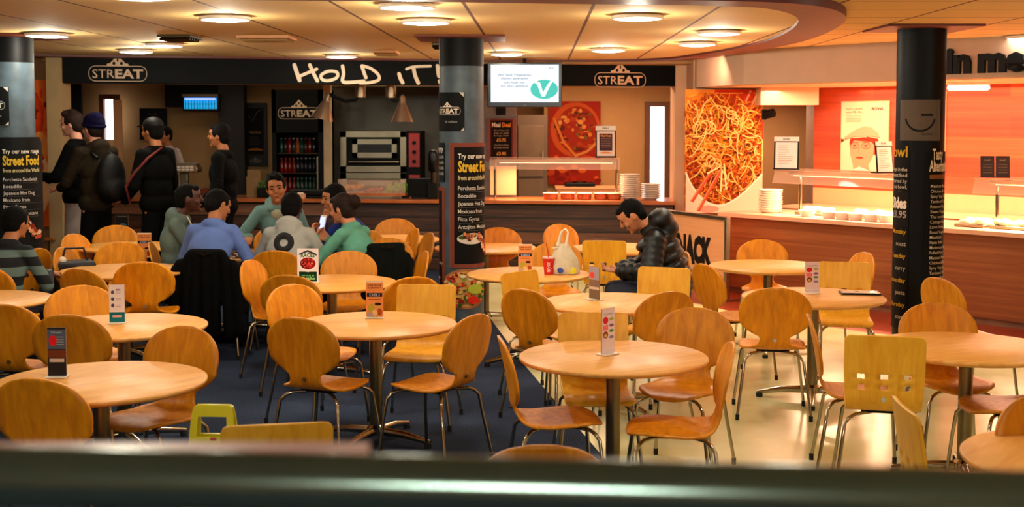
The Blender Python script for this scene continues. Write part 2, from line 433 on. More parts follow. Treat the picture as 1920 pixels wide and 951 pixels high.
# floor: carpet on the left, cream lino on the right, red strip along the counter
CA, CB = Vector((2.29, 13.8)), Vector((5.4, 10.2))          # main counter line
fl = MB()
edge = [(1.6,-3.5),(.62,6.3),(.5,7.0),(.1,9.6),(-.2,11.9),(-.45,14),(-.5,21)]
fl.add([(-9,-3.5,0)]+[(x,y,0) for x,y in edge]+[(-9,21,0)], [list(range(9))], 0)
red = [(9,7.0),(4.15,10.4),(3.14,11.1),(2.3,12.0),(1.55,13.6),(1.5,21)]
fl.add([(x,y,0) for x,y in edge]+[(x,y,0) for x,y in reversed(red)]+[(9,-3.5,0)], [list(range(len(edge)+len(red)+1))], 1)
fl.add([(x,y,0) for x,y in red]+[(9,21,0)], [list(range(len(red)+1))], 2)
o = structure(fl.build('floor', ['carpet','cream_lino','red_lino']))
structure(MB().box((0,8.75,2.665),(18,24.5,.13)).build('ceiling', 'ceiling_tiles'))
structure(wall_box('wall_back', (-9,19.2), (9,19.2), 0, 2.65, .1, 'beige_wall'))
structure(wall_box('wall_left', (-7.6,-3.5), (-7.6,19.2), 0, 2.65, -.1, 'beige_wall'))
structure(wall_box('wall_right', (8.6,19.2), (8.6,-3.5), 0, 2.65, .1, 'white_wall'))
structure(wall_box('wall_front', (9,-3.5), (-9,-3.5), 0, 2.65, .1, 'beige_dim'))

def catmull(P, k=8, closed=True):
    out = []; n = len(P)
    for i in range(n):
        p0, p1, p2, p3 = P[i-1], P[i], P[(i+1)%n], P[(i+2)%n]
        for j in range(k):
            t = j/k
            out.append(tuple(.5*((2*p1[a])+(-p0[a]+p2[a])*t+(2*p0[a]-5*p1[a]+4*p2[a]-p3[a])*t*t+(-p0[a]+3*p1[a]-3*p2[a]+p3[a])*t**3) for a in (0,1)))
    return out
RING = [(-6.6,8.3),(-4.8,7.0),(-2.6,7.0),(-.87,7.12),(.46,7.32),(1.30,7.45),(1.82,7.75),(2.20,8.5),(2.42,9.6),(2.54,11.1),(2.47,12.5),(2.30,13.6),(2.0,14.7),(1.2,15.3),(-.4,15.35),(-2.6,14.75),(-5.2,14.1),(-6.9,12.4)]
outer = catmull(RING)
def inset(P, d):
    out = []; n = len(P)
    for i in range(n):
        a = Vector(P[i-1]); b = Vector(P[(i+1)%n]); t = (b-a).normalized(); out.append((P[i][0]-t.y*d, P[i][1]+t.x*d))
    return out
inner = inset(outer, .32)
rg = MB(); n = len(outer)
for (P, z) in ((outer,2.62),(outer,2.545),(inner,2.545),(inner,2.58)): rg.v += [(x,y,z) for x,y in P]
for r_ in range(3):
    for i in range(n):
        rg.f.append([r_*n+i, r_*n+(i+1)%n, (r_+1)*n+(i+1)%n, (r_+1)*n+i]); rg.m.append(0 if r_ != 1 else 1); rg.c.append(None)
structure(rg.build('trim_1', ['ring_red','ring_under']))
poly_slab('ceiling', inset(outer,.31), 2.565, 'ceiling_raft_tiles', th=.02)

# ---- left stall: counter, fascia, kitchen behind
LA, LB = Vector((Py(148,370,16.2).x, 16.2)), Vector((Py(1262,378,15.4).x, 15.4))
LD = (LB-LA); LL = LD.length; LRZ = math.atan2(LD.y, LD.x)
lc = thing('serving_counter', 'long stall counter faced in dark rustic planks under a wooden worktop, behind the seated group', 'counter', (LA.x, LA.y, 0), LRZ)
MB().box((LL/2,.35,.41),(LL,.62,.82)).build('plank_front','rustic_planks',lc)
MB().box((LL/2,.33,.86),(LL+.04,.78,.045)).build('worktop','worktop_wood',lc,bevel=.006)
MB().box((LL/2,.06,.05),(LL,.03,.1)).build('kick_strip','black',lc)
FA, FB = Vector((Py(118,160,14.25).x,14.25)), Vector((Py(1270,165,15.75).x,15.75))
FD = FB-FA; FL = FD.length; FRZ = math.atan2(FD.y, FD.x)
fs = thing('fascia_sign', 'long black fascia sign reading HOLD IT in pale hand lettering between two badges', 'sign', (FA.x, FA.y, 0), FRZ)
MB().box((FL/2,.06,2.435),(FL,.12,.33)).build('sign_board','black_sign',fs,bevel=.004)
def fp(cx, cy, ox, s): return on_plane(ox+cx/s, cy/s, FA, FB)
fpn = Print(); Z = 2.9708
def stroke(pts, wpx, ox=480):
    P = [fp(x, y, ox, Z) for x, y in pts]
    # smooth the hand-drawn line
    Q = []
    for i in range(len(P)-1):
        p0 = P[max(i-1,0)]; p1 = P[i]; p2 = P[i+1]; p3 = P[min(i+2,len(P)-1)]
        for j in range(5):
            t = j/5; Q.append(tuple(.5*((2*p1[a])+(-p0[a]+p2[a])*t+(2*p0[a]-5*p1[a]+4*p2[a]-p3[a])*t*t+(-p0[a]+3*p1[a]-3*p2[a]+p3[a])*t**3) for a in (0,1)))
    Q.append(P[-1]); wd = wpx/Z*15/2400
    fpn.line(Q, wd, '#f2dcc0'); 
    for e in (Q[0], Q[-1]): fpn.ell(e[0], e[1], wd/2, wd/2, '#f2dcc0', 12)
stroke([(214,362),(226,400),(243,447)], 22); stroke([(300,362),(318,405),(342,450)], 20); stroke([(243,425),(290,405),(338,385)], 17)
stroke([(395,398),(362,420),(372,445),(410,448),(450,432),(452,404),(420,396),(392,400)], 17)
stroke([(482,368),(488,410),(484,455),(540,458),(600,452)], 19)
stroke([(590,368),(600,400),(612,432)], 19); stroke([(592,366),(640,382),(680,415),(684,444),(640,459),(580,462)], 17)
fpn.build('word', fs); fpn = Print()
stroke([(797,412),(806,440),(817,460)], 21); stroke([(838,385),(880,372),(972,368)], 15); stroke([(878,384),(888,425),(904,462)], 21)
stroke([(1010,366),(1014,400),(1018,425)], 19); stroke([(1022,452),(1024,458)], 20)
fpn.build('word', fs)
for bx, by, bw, bc in ((221,138,.62,'#d8b89a'),(1163,150,.64,'#ecc09a')):
    u1, v1 = on_plane(bx,by,FA,FB); bp_ = Print(); streat(bp_, u1, v1, bw, bc); bp_.build('badge', fs)
# bulkhead wall above and behind the fascia
structure(wall_box('trim_2', FA+Vector((-.25,.13)), FB+Vector((.08,.13)), 2.27, 2.64, .25, 'beige_wall'))
# wall end posts
pA = Py(107,300,14.25)
structure(MB().box((pA.x,14.35,1.31),(.15,.35,2.62)).build('trim_3','post_paint'))
pB = Py(1277,250,15.8)
structure(MB().box((pB.x+.0,15.95,1.31),(.17,.5,2.62)).build('trim_4','white_wall'))
structure(wall_box('wall_left_return', (-7.6,14.6), (pA.x-.07,14.6), 0, 2.64, .12, 'beige_wall'))
structure(wall_box('wall_left_side', (pA.x-.45,14.8), (pA.x-1.35,19.1), 0, 2.64, .12, 'beige_dim'))
# kitchen ceiling
structure(MB().box((-1.8,17.2,2.55),(9.6,4.0,.05),rz=0).build('ceiling','beige_wall'))
# partition between the two kitchens (behind the middle pillar)
a_ = Py(868,300,17.0)
structure(wall_box('wall_kitchen_partition', (Py(835,300,19.1).x,19.1), (a_.x+.02,17.0), 0, 2.52, .1, 'beige_wall'))

def flat_item(name, label, cat, px0, py0, px1, py1, Y, th, m, printer=None, group=None, bevel=.004, kind=None, rz=0, glossy=None):
    """a thin upright board whose front face stands at depth Y between two picture corners; a world-size box"""
    a = Py(px0, py1, Y); b = Py(px1, py0, Y); wd = b.x-a.x; ht = b.z-a.z
    t = thing(name, label, cat, ((a.x+b.x)/2, Y, a.z), rz, group)
    MB().box((0, th/2, ht/2), (wd, th, ht)).build('board', m, t, bevel=bevel)
    if printer:
        p = Print(); printer(p, wd, ht); p.build('print', t)
    return t
def rnd(a, b): return random.uniform(a, b)

# ---- things in the left kitchen
structure(wall_box('wall_kitchen_dark', (Py(310,250,18.9).x,18.9), (Py(456,250,18.9).x,18.9), 2.05, 2.52, .2, 'black'))
structure(wall_box('wall_kitchen_dark', (Py(410,250,18.85).x,18.85), (Py(458,250,18.85).x,18.85), 0, 2.5, .2, mat('dark_brown_panel','#140a05',.6)))
t = flat_item('black_panel', 'tall plain black board beside the pale wall post at far left of the stall', 'board', 103,157,152,365, 15.6, .05, 'black')
MB().box((0,.03,-.42),(.05,.05,.84)).build('post', 'black', t)
# bright doorway made as a glowing panel in a frame
def lit_opening(n_, px0, py0, px1, py1, Y, frame, m='window_glow'):
    a = Py(px0,py1,Y); b = Py(px1,py0,Y); cx = (a.x+b.x)/2; wd = b.x-a.x; ht = b.z-a.z
    o = structure(MB().box((cx, Y+.04, (a.z+b.z)/2), (wd, .02, ht)).build('window_%d'%n_, m))  # glowing sheet stands in for light coming through an open doorway
    fr = MB(); w_ = .07
    for x in (a.x-w_/2, b.x+w_/2): fr.box((x, Y, (a.z+b.z)/2), (w_, .12, ht+2*w_))
    fr.box((cx, Y, b.z+w_/2), (wd, .12, w_))
    return structure(fr.build('trim_window', frame))
lit_opening(1, 198,186,214,262, 18.9, mat('frame_brown','#6a3a18',.5))
flat_item('door_panel', 'cream door standing ajar next to the bright doorway behind the queue', 'door', 215,187,227,380, 18.75, .05, 'cream_panel')
def p_board(p, wd, ht):
    p.text('hot drinks', 0, ht*.8, ht*.05, '#5a5048')
flat_item('notice_board', 'black square board on the beige wall behind the man with the red strap', 'board', 262,203,312,262, 18.9, .04, 'black', p_board)
# insect killer
a = Py(342,208,18.68); b = Py(409,176,18.68); wd = b.x-a.x
t = thing('insect_killer', 'wall-mounted electric insect killer glowing blue', 'insect killer', ((a.x+b.x)/2, 18.68, a.z))
ht = b.z-a.z
k_ = MB(); k_.box((0,.12,ht/2),(wd,.2,ht)); k_.build('case','dark_steel',t,bevel=.01)
MB().box((0,.01,ht*.44),(wd*.9,.02,ht*.66)).build('glow_panel','uv_glow',t)
MB().cyl((-wd*.42,-.012,ht*.70),(wd*.42,-.012,ht*.70),.013).build('tube','uv_tube',t)
g = MB()
for i in range(11): g.box((-wd*.4+wd*.8*i/10,-.012,ht*.4),(.006,.01,ht*.6))
g.box((0,-.012,ht*.4),(wd*.85,.01,.005)); g.build('grille','dark_steel',t)
MB().box((0,.0,ht*.9),(wd,.04,ht*.16)).build('top_cover','steel',t)
# cash till with fan-shaped display
def till():
    c = Py(343,330,16.5); t = thing('cash_till', 'grey cash till with a raised keypad on the counter by the queue', 'till', (c.x, 16.55, .883), .0)
    MB().box((0,0,.05),(.34,.34,.1)).build('drawer_base','steel',t,bevel=.01)
    b = MB(); b.prism([(-.2,.30),(.2,.30),(.21,.34),(.17,.42),(-.17,.42),(-.21,.34)],-.13,.13,M_=Matrix.Rotation(PI/2,4,'X')); b.build('head','alu',t,bevel=.01)
    MB().box((0,.03,.2),(.10,.08,.22)).build('neck','steel',t,bevel=.01)
    k = MB()
    for i in range(6):
        for j in range(2): k.box((-.14+.055*i,-.137,.34+.035*j),(.042,.012,.024))
    k.build('keys','white_china',t)
    return t
till()
t = thing('bread_basket', 'small brown basket beside the cash till', 'basket', (Py(380,345,16.5).x,16.4,.883))
MB().lathe([(.07,0),(.13,.09),(.135,.1),(.12,.095),(.06,.012)],24).build('bowl', mat('wicker','#6a3014',.7,var=.3,scale=60), t)
b = MB(); [b.ell((rnd(-.05,.05),rnd(-.05,.05),.07),(.05,.03,.03)) for _ in range(5)]; b.build('rolls','bread',t)
# menu board with food picture
def p_menu(p, wd, ht):
    p.rect(-wd*.38, ht*.18, wd*.38, ht*.92, '#0a0a0a'); p.rrect(-wd*.36,ht*.2,wd*.36,ht*.93,.02,.006,'#3a2c20')
    p.text('Meal Deal', 0, ht*.52, ht*.04, '#b0783c', width=wd*.45)
    for i in range(5): p.rect(-wd*.25, ht*(.46-.03*i), wd*rnd(.1,.26), ht*(.465-.03*i), '#4a4038')
    p.line([(-wd*.3,ht*.8),(-wd*.1,ht*.72),(wd*.1,ht*.86),(wd*.32,ht*.9)], .012, '#4c4440')
    p.ell(0, ht*.25, wd*.34, ht*.035, '#b0622c', 24, 0, PI); streat(p, 0, ht*.08, wd*.5, '#8a7460')
flat_item('menu_board', 'tall black menu board to the left of the drinks fridge', 'menu board', 457,193,500,312, 19.15, .04, 'black_gloss', p_menu)
MB_ = MB()
# drinks fridge
a = Py(511,368,17.9); b = Py(612,168,17.9); wd = b.x-a.x; fzt = b.z
fr = thing('drinks_fridge', 'tall black glass-door drinks fridge with a badge on its header', 'fridge', ((a.x+b.x)/2, 17.9, 0))
c_ = MB(); c_.box((-wd/2+.03,.35,fzt/2),(.06,.7,fzt)); c_.box((wd/2-.06,.35,fzt/2),(.12,.7,fzt)); c_.box((0,.35,fzt-.3),(wd,.7,.6)); c_.box((0,.35,.2),(wd,.7,.4)); c_.box((0,.68,fzt/2),(wd,.04,fzt))
c_.build('cabinet','black',fr)
for z in (.55,.83,1.11,1.39): MB().box((-.03,.35,z),(wd-.2,.6,.015)).build('shelf','dark_steel',fr)
pp = Print(); streat(pp, .0, fzt-.33, .58, '#e0c8a8'); pp.build('badge', fr, loc=(0,-.002,0))
MB().box((-.03,.02,1.08),(wd-.18,.012,1.1)).build('door_glass','door_glass',fr)
MB().box((wd/2-.13,-.02,1.1),(.02,.03,.5)).build('door_handle','steel',fr)
def bottle(nm, label, col, cap, hh, r_):
    t = thing('drink_bottle', label, 'bottle', group=nm)
    MB().lathe([(r_*.9,0),(r_,.01),(r_,hh*.6),(r_*.45,hh*.82),(r_*.4,hh*.93)],14).build('bottle_body', mat('btl_'+col,col,.15,coat=.5), t)
    MB().lathe([(r_*.45,hh*.93),(r_*.45,hh)],12).build('cap', mat('btl_'+cap,cap,.3), t)
    return t
kinds = [('#8a1008','#c01810'),('#101a30','#d0d0d0'),('#c86018','#e07018'),('#104a40','#20a090'),('#3a1408','#a02010')]
first = {}
for si, z in enumerate((.5575,.8375,1.1175,1.3975)):
    for i in range(9):
        kk = (0 if i < 4 else (1 if si > 1 else 3)) if si in (2,1) else (i+si) % 5
        lb = 'small %s bottle among the drinks on the %s fridge shelf' % (['red','navy','orange','green','dark brown'][kk], ['lowest','second lowest','second highest','highest'][si])
        loc = (fr.location.x-.03-wd/2+.14+i*(wd-.3)/8.2, 17.9+.12, z)
        if kk not in first: first[kk] = o = bottle('bottles in the drinks fridge', lb, kinds[kk][0], kinds[kk][1], .21, .032); o.location = loc
        else: dup(first[kk], loc, label=lb)
# white support post right of fridge
structure(MB().box((Py(615,300,17.3).x,17.3,1.25),(.10,.1,2.5)).build('trim_5', mat('post_cream','#cdb68a',.5)))
# hood wall: steel panels
structure(wall_box('wall_kitchen_steel', (Py(622,250,19.05).x,19.05), (Py(840,250,19.05).x,19.05), 0, 2.5, .1, planks('steel_panels',['#6a6250','#857a62','#8c8068'],row=5,gap=0,rl=50,grain=(1,1,1),rough=.35)))
structure(MB().box((Py(735,165,18.3).x,18.3,2.40),(1.65,1.2,.16)).build('trim_6','steel'))
# pizza oven
a = Py(640,470,17.8); b = Py(789,244,17.8); wd = b.x-a.x
zt = Py(700,246,17.8).z
ov = thing('pizza_oven', 'double-deck steel pizza oven with red control panels', 'oven', ((a.x+b.x)/2,17.8,0))
MB().box((0,.45,zt/2),(wd,.86,zt)).build('body','black',ov,bevel=.01)
u0, u1 = -wd/2, wd*.32; dz = Py(700,320,17.8).z
def frame(b, x0,z0,x1,z1,t_,y,d):
    b.box(((x0+x1)/2,y,z1-t_/2),(x1-x0,d,t_)); b.box(((x0+x1)/2,y,z0+t_/2),(x1-x0,d,t_))
    b.box((x0+t_/2,y,(z0+z1)/2),(t_,d,z1-z0)); b.box((x1-t_/2,y,(z0+z1)/2),(t_,d,z1-z0)); return b
for top, bot in ((zt, dz-.02), (dz-.03, dz-.55)):
    d_ = frame(MB(), u0, bot, u1, top, .085, -.005, .06).build('deck_front','steel',ov,bevel=.003)
    frame(MB(), u0+.17, bot+.20, u1-.13, top-.11, .07, -.03, .03).build('oven_door','steel',ov)
    MB().box(((u0+u1)/2, -.02, (top+bot)/2+.04),(u1-u0-.4,.012,top-bot-.42)).build('door_window','black_gloss',ov)
    MB().cyl((u0+.12,-.07,bot+.14),(u1-.1,-.07,bot+.14),.012).build('handle','steel',ov)
    MB().box((u1+.11,-.01,(top+bot)/2+.02),(.15,.03,top-bot-.1)).build('control_panel','red_paint',ov)
    kb = MB()
    for i in range(3 if top == zt else 1): kb.cyl((u1+.11,-.025,top-.16-.13*i),(u1+.11,-.06,top-.16-.13*i),.026)
    kb.build('knob','black',ov)
# heat lamps hanging from the fascia soffit
def heat_lamp(pcx, pcy, plx, ply, tilt, label):
    Y = 15.6; s_ = Py(pcx, pcy, Y); zc = 2.30
    t = thing('heat_lamp', label, 'lamp', (s_.x, Y, 0), 0, 'heat lamps over the stall counter')
    MB().cyl((0,0,Py(pcx,183,Y).z),(0,0,2.53),.065,n=24).build('ceiling_cup','alu',t)
    l = Py(plx, ply, Y); dx = l.x-s_.x; zl = l.z
    m_ = zl-.02
    MB().tube([(0,0,2.19),(dx*.15,0,2.10),(dx*.45,0,2.085),(dx*.75,0,2.13),(dx*.95,0,2.17),(dx,0,zl+.05)],.022).build('bent_arm','black',t)
    R = Matrix.Translation((dx,0,zl+.05))@Matrix.Rotation(tilt,4,'Y')
    MB().lathe([(.02,.03),(.035,.0),(.035,-.06),(.05,-.09),(.14,-.30),(.135,-.30),(.045,-.08),(.0,-.07)],28,R).build('shade', mat('lamp_shade_metal','#c0a084',.3,.8,var=.05), t)
    MB().ell(R@Vector((0,0,-.18)),(.04,.04,.05)).build('bulb', 'white_china', t)
    return t
heat_lamp(676,172,615,186,.25,'heat lamp with a bright conical metal shade, left one above the stall counter')
heat_lamp(733,172,754,190,0,'heat lamp with a copper-toned conical shade, right one above the stall counter')
# food on the stall counter
def on_counter(px, dy, z=.8825):
    u, _ = on_plane(px, 370, LA, LB); d = LD.normalized(); p = LA+d*u+Vector((-d.y, d.x))*dy; return (p.x, p.y, z)
t = thing('herb_planter', 'dark box of green herbs on the counter left of the drinks fridge', 'plant', on_counter(491,.25), LRZ)
MB().box((0,0,.06),(.24,.16,.12)).build('planter_box','black',t,bevel=.008)
b = MB()
for i in range(60): b.ell((rnd(-.12,.12),rnd(-.07,.07),rnd(.11,.2)),(.018,.006,.012),Euler((rnd(0,3),rnd(0,3),rnd(0,3))).to_matrix(),8)
b.build('foliage','leaf',t)
t = thing('serving_tray', 'shallow black tray on the stall counter beside the glass food display', 'tray', on_counter(575,.2), LRZ)
MB().prism([(-.24,-.12),(.24,-.12),(.27,.12),(-.27,.12)],0,.035).build('base','black',t,bevel=.01)
MB().prism([(-.26,-.14),(.26,-.14),(.29,.14),(-.29,.14)],.035,.10).build('rim','black_gloss',t,bevel=.015)
gd = thing('food_display', 'glass-fronted food display on the stall counter in front of the oven', 'food display', on_counter(692,.3), LRZ)
MB().box((0,0,.05),(.86,.36,.03)).build('wooden_shelf','worktop_wood',gd)
MB().box((-.40,0,.018),(.05,.3,.036)).build('foot','black',gd); MB().box((.40,0,.018),(.05,.3,.036)).build('foot','black',gd)
MB().box((0,-.16,.15),(.85,.008,.17)).build('front_glass','guard_glass',gd)
gx = gd.location
def on_shelf(dx, dy): 
    d = LD.normalized(); return (gx.x+d.x*dx-d.y*dy, gx.y+d.y*dx+d.x*dy, gx.z+.066)
b = MB(); [b.ell((rnd(-.1,.1),rnd(-.08,.08),.05+rnd(0,.04)),(.08,.035,.03),Euler((0,0,rnd(0,3))).to_matrix()) for _ in range(6)]
tag(b.build('bread_rolls','bread',loc=on_shelf(-.27,0)),'heap of yellow flatbread in the glass food display','bread',kind='stuff')
b = MB(); [b.ell((rnd(-.13,.13),rnd(-.09,.09),rnd(.01,.09)),(.05,.04,.02),Euler((rnd(0,3),rnd(0,3),rnd(0,3))).to_matrix(),8) for _ in range(28)]
tag(b.build('lettuce_leaves','lettuce',loc=on_shelf(.3,0)),'heap of green lettuce at the right of the glass food display','salad',kind='stuff')
b = MB(); [b.ell((rnd(-.11,.11),rnd(-.06,.06),rnd(.01,.05)),(.03,.03,.02),None,8) for _ in range(16)]
tag(b.build('chopped_tomato','tomato',loc=on_shelf(-.02,.02)),'heap of chopped tomato in the middle of the glass food display','salad',kind='stuff')
t = thing('till_monitor', 'black box-shaped till screen seen from behind on the stall counter', 'screen', on_counter(782,.22), LRZ)
MB().box((0,0,.14),(.30,.10,.22),rx=.1).build('casing','black',t,bevel=.012); MB().box((0,.02,.015),(.2,.18,.03)).build('stand','black',t)
t = thing('napkin_box', 'small pale napkin box at the edge of the stall counter', 'box', on_counter(563,.03), LRZ)
MB().box((0,0,.03),(.1,.08,.06)).build('box', 'cream_panel', t, bevel=.004); MB().prism([(-.04,-.02),(.04,-.02),(.02,.02),(-.02,.02)],.06,.075).build('napkin','white_china',t)
t = thing('coffee_grinder', 'tall dark grinder beside the middle pillar at the end of the stall counter', 'grinder', on_counter(808,.2), LRZ)
MB().box((0,0,.1),(.13,.2,.2)).build('base','black',t,bevel=.01); MB().cyl((0,0,.2),(0,0,.33),.035).build('grinder_column','dark_steel',t)
MB().lathe([(.05,.33),(.07,.36),(.07,.56),(.05,.6),(0,.61)],20).build('hopper','black_gloss',t)
u_, v_ = on_plane(468,300,LA,LB)
t = thing('paper_bags', 'upright brown paper takeaway bags at the left end of the stall counter', 'bag', on_counter(462,.3), LRZ)
MB().prism([(-.08,-.05),(.08,-.05),(.08,.05),(-.08,.05)],0,.26).build('front_bag', mat('kraft','#8a6a40',.8), t)
b = MB(); b.prism([(-.1,.06),(.06,.06),(.06,.1),(-.1,.1)],0,.34); b.build('rear_bag','kraft',t)

# ---- middle stall section
def p_meal(p, wd, ht):
    p.rect(-wd*.38,ht*.02,wd*.38,ht*.97,'#5c2014'); p.rect(-wd*.34,ht*.04,wd*.34,ht*.94,'#150804')
    p.text('Meal', -wd*.17, ht*.80, ht*.10, '#f0e0d0', .03, width=wd*.28); p.text('Deal', wd*.17, ht*.80, ht*.10, '#e09030', .03, width=wd*.28)
    for i, s_ in enumerate(('Slice of Pizza with','fries or salad','& large drink')): p.text(s_, 0, ht*(.70-.06*i), ht*.035, '#c0a890', width=wd*.5)
    p.text('£3.75', 0, ht*.46, ht*.07, '#e0a040', .03); 
    for i, s_ in enumerate(('Two Slices of Pizza','& large drink')): p.text(s_, 0, ht*(.36-.06*i), ht*.035, '#c0a890', width=wd*.5)
    p.text('£3.95', 0, ht*.14, ht*.07, '#e0a040', .03)
structure(wall_box('wall_stall_partition', (Py(905,300,16.6).x,16.6), (Py(969,300,16.6).x,16.6), 0, 2.5, .12, mat('partition_grey','#7c7874',.6)))
flat_item('meal_board', 'dark menu board reading Meal Deal with prices, on the grey partition', 'menu board', 912,222,968,302, 16.57, .03, 'pillar_brown_line', p_meal)
t = flat_item('round_badge', 'small round black badge above the Meal Deal board', 'sign', 930,200,948,216, 16.57, .02, 'black')
flat_item('splash_panel', 'pale box panel on the counter behind the glass guard', 'panel', 919,312,968,366, 16.2, .1, 'cream_panel')
# grey cupboard doors
a = Py(970,470,17.6); b = Py(1026,216,17.6)
t = thing('tall_cupboard', 'tall grey-brown cupboard between the partition and the red food poster', 'cupboard', ((a.x+b.x)/2,17.6,0)); wd = b.x-a.x
MB().box((0,.25,b.z/2),(wd,.5,b.z)).build('carcass','grey_door',t,bevel=.004)
for z0, z1 in ((.12,1.05),(1.08,b.z-.14)):
    d_ = MB().box((-.02,-.012,(z0+z1)/2),(wd-.06,.02,z1-z0)).build('door',mat('door_shade','#66523f',.6),t,bevel=.004)
MB().box((wd/2-.06,-.04,1.38),(.015,.03,.12)).build('handle','chrome',t)
def p_pizza(p, wd, ht):
    p.rect(-wd/2,0,wd/2,ht,'#8a1c08')
    for i in range(26): p.ell(rnd(-.5,.5)*wd, rnd(0,.32)*ht, rnd(.04,.12)*wd, rnd(.02,.05)*ht, random.choice(['#982008','#a83810','#801806','#b85014','#701004']))
    p.ell(wd*.02, ht*.66, wd*.48, ht*.33, '#a84418'); p.ell(wd*.05, ht*.66, wd*.40, ht*.28, '#842008')
    for i in range(90):
        a = rnd(0,6.28); r = rnd(0,1)**.5; c = random.choice(['#983010','#5a1008','#b86828','#6a4414','#c08040','#8a200c','#4a2008','#a04818'])
        p.ell(wd*(.05+.4*r*math.cos(a)), ht*(.66+.25*r*math.sin(a)), wd*rnd(.02,.07), ht*rnd(.008,.03), c, 10)
    p.line([(-wd*.4,ht*.8),(-wd*.2,ht*.5),(wd*.05,ht*.33)], wd*.045, '#b86428'); p.line([(wd*.5,ht*.55),(wd*.25,ht*.4),(0,ht*.34)], wd*.045, '#b87038')
flat_item('food_poster', 'large red poster of a pizza on the wall behind the middle counter', 'poster', 1028,190,1126,346, 18.3, .03, 'red_paint', p_pizza)
structure(wall_box('wall_stall_back', (Py(1020,300,18.35).x,18.35), (Py(1262,300,18.35).x,18.35), 0, 2.5, .1, 'beige_wall'))
lit_opening(2, 1217,200,1246,470, 18.3, mat('frame_dark','#5c3418',.5))
t = thing('back_shelf','low pale shelf with dark dishes behind the middle counter','shelf',(Py(1104,350,17.8).x,17.8,0))
MB().box((0,.2,.45),(.9,.4,.9)).build('cabinet','cream_panel',t,bevel=.01); MB().box((0,.2,.915),(.93,.44,.03)).build('top','cream_panel',t)
t = thing('electric_hob','flat black appliance on the low shelf under the red food poster','appliance',(Py(1087,350,17.9).x,17.85,.93))
MB().box((0,.1,.03),(.42,.3,.05)).build('base','black_gloss',t,bevel=.01); MB().cyl((0,.1,.055),(0,.1,.07),.1,n=24).build('plate','dark_steel',t)
# glass guards
def guard(label, P0, P1, zs, posts, depth=.34, rise=0.0):
    A = Vector(P0); B = Vector(P1); L_ = (B-A).length; rz = math.atan2(B.y-A.y, B.x-A.x)
    t = thing('sneeze_guard', label, 'glass guard', (A.x, A.y, .885), rz)
    z = zs-.885
    MB().box((L_/2,.12,z),(L_,depth,.012)).build('top_glass','guard_glass',t)
    MB().box((L_/2,-.085,z-.075),(L_,.01,.13),rx=-.35).build('front_glass','guard_glass',t)
    MB().box((L_/2,.16,z-.035),(L_-.1,.13,.045)).build('lamp_housing','alu',t,bevel=.008)
    MB().box((L_/2,.16,z-.062),(L_-.2,.08,.008)).build('lamp_strip','tube_glow',t)
    for u in posts: MB().cyl((u,.16,0),(u,.16,z-.02),.018).build('post','chrome',t)
    l = area('guard_lamp',(0,0,0),L_-.3,0,HOT,size_y=.06); l.parent = t; l.location = (L_/2,.14,z-.08); l.rotation_euler = (0,0,0)
    return t, l
dl = LD.normalized(); nl = Vector((-dl.y, dl.x))
ua, _ = on_plane(917,300,LA,LB); ub, _ = on_plane(1163,300,LA,LB)
g1, l1 = guard('glass food guard over the middle counter next to the pillar', LA+dl*ua+nl*.12, LA+dl*ub+nl*.12, Py(1040,297,15.6).z, (.04, (ub-ua)-.05)); l1.data.energy = 22
# copper pans under the guard
def pan():
    t = thing('copper_pan', 'round copper-coloured pan in the row under the middle glass guard', 'pan', group='copper pans under the middle glass guard')
    MB().lathe([(0,.0),(.10,0),(.11,.01),(.11,.075),(.125,.085),(.125,.09),(.1,.085),(.1,.02),(0,.018)],28).build('pan_body', mat('copper','#c8683c',.3,.7,var=.1), t)
    MB().lathe([(0,.086),(.118,.088),(.112,.096),(0,.10)],24).build('food', mat('creamy_food','#f0d8b0',.6,var=.1,scale=30), t)
    return t
pp_ = None
for i, px in enumerate((1030,1062,1094,1126,1150)):
    loc = on_counter(px, .22+.03*(i%2)); pp_ = pan() if pp_ is None else dup(pp_)
    pp_['label'] = 'round copper-coloured pan under the middle glass guard, %s of five from the left' % ['first','second','third','fourth','last'][i]
    pp_.location = loc; pp_.scale = (.80,.80,.85)
# menu stands on guards
def menu_stand(label, px, pyb, Y, hpx, wpx, z, rz, lean, dark):
    x = Py(px, pyb, Y).x; hh = hpx*Y/F; ww = wpx*Y/F
    t = thing('menu_stand', label, 'menu stand', (x, Y, z), rz)
    R = Matrix.Rotation(lean, 4, 'X')
    b = MB(); b.box((0,0,hh/2),(ww,.012,hh)); o = b.build('frame','black',t,bevel=.003); o.rotation_euler = (-lean,0,0)
    p = Print(); p.rect(-ww*.5,hh*.86,ww*.5,hh,'#f4ece4'); p.text('BOWL' if not dark else 'DEALS', 0, hh*.905, hh*.05, '#201814', .03)
    if dark:
        p.rect(-ww*.44,hh*.05,ww*.44,hh*.83,'#ecd8d0'); p.rect(-ww*.32,hh*.22,ww*.32,hh*.76,'#4a2830'); p.text('Meal Deal',0,hh*.66,hh*.06,'#f0a050',.03,width=ww*.5)
        for i in range(6): p.rect(-ww*.24,hh*(.6-.055*i),ww*.24,hh*(.615-.055*i),'#a88878')
        p.ell(0,hh*.13,ww*.32,hh*.06,'#e09050',20,0,PI)
    else:
        p.rect(-ww*.44,hh*.04,ww*.44,hh*.83,'#f0ece8')
        for i in range(11): p.rect(-ww*.32,hh*(.72-.055*i),-ww*.32+ww*rnd(.3,.64),hh*(.732-.055*i),random.choice(['#c07858','#8a6a60']))
    q = p.build('print', t, loc=(0,-.0075,0)); q.rotation_euler = (-lean,0,0)
    MB().box((0,.03,.006),(ww*1.05,.1,.012)).build('foot','black',t)
    return t
gz1 = Py(1040,297,15.6).z+.007
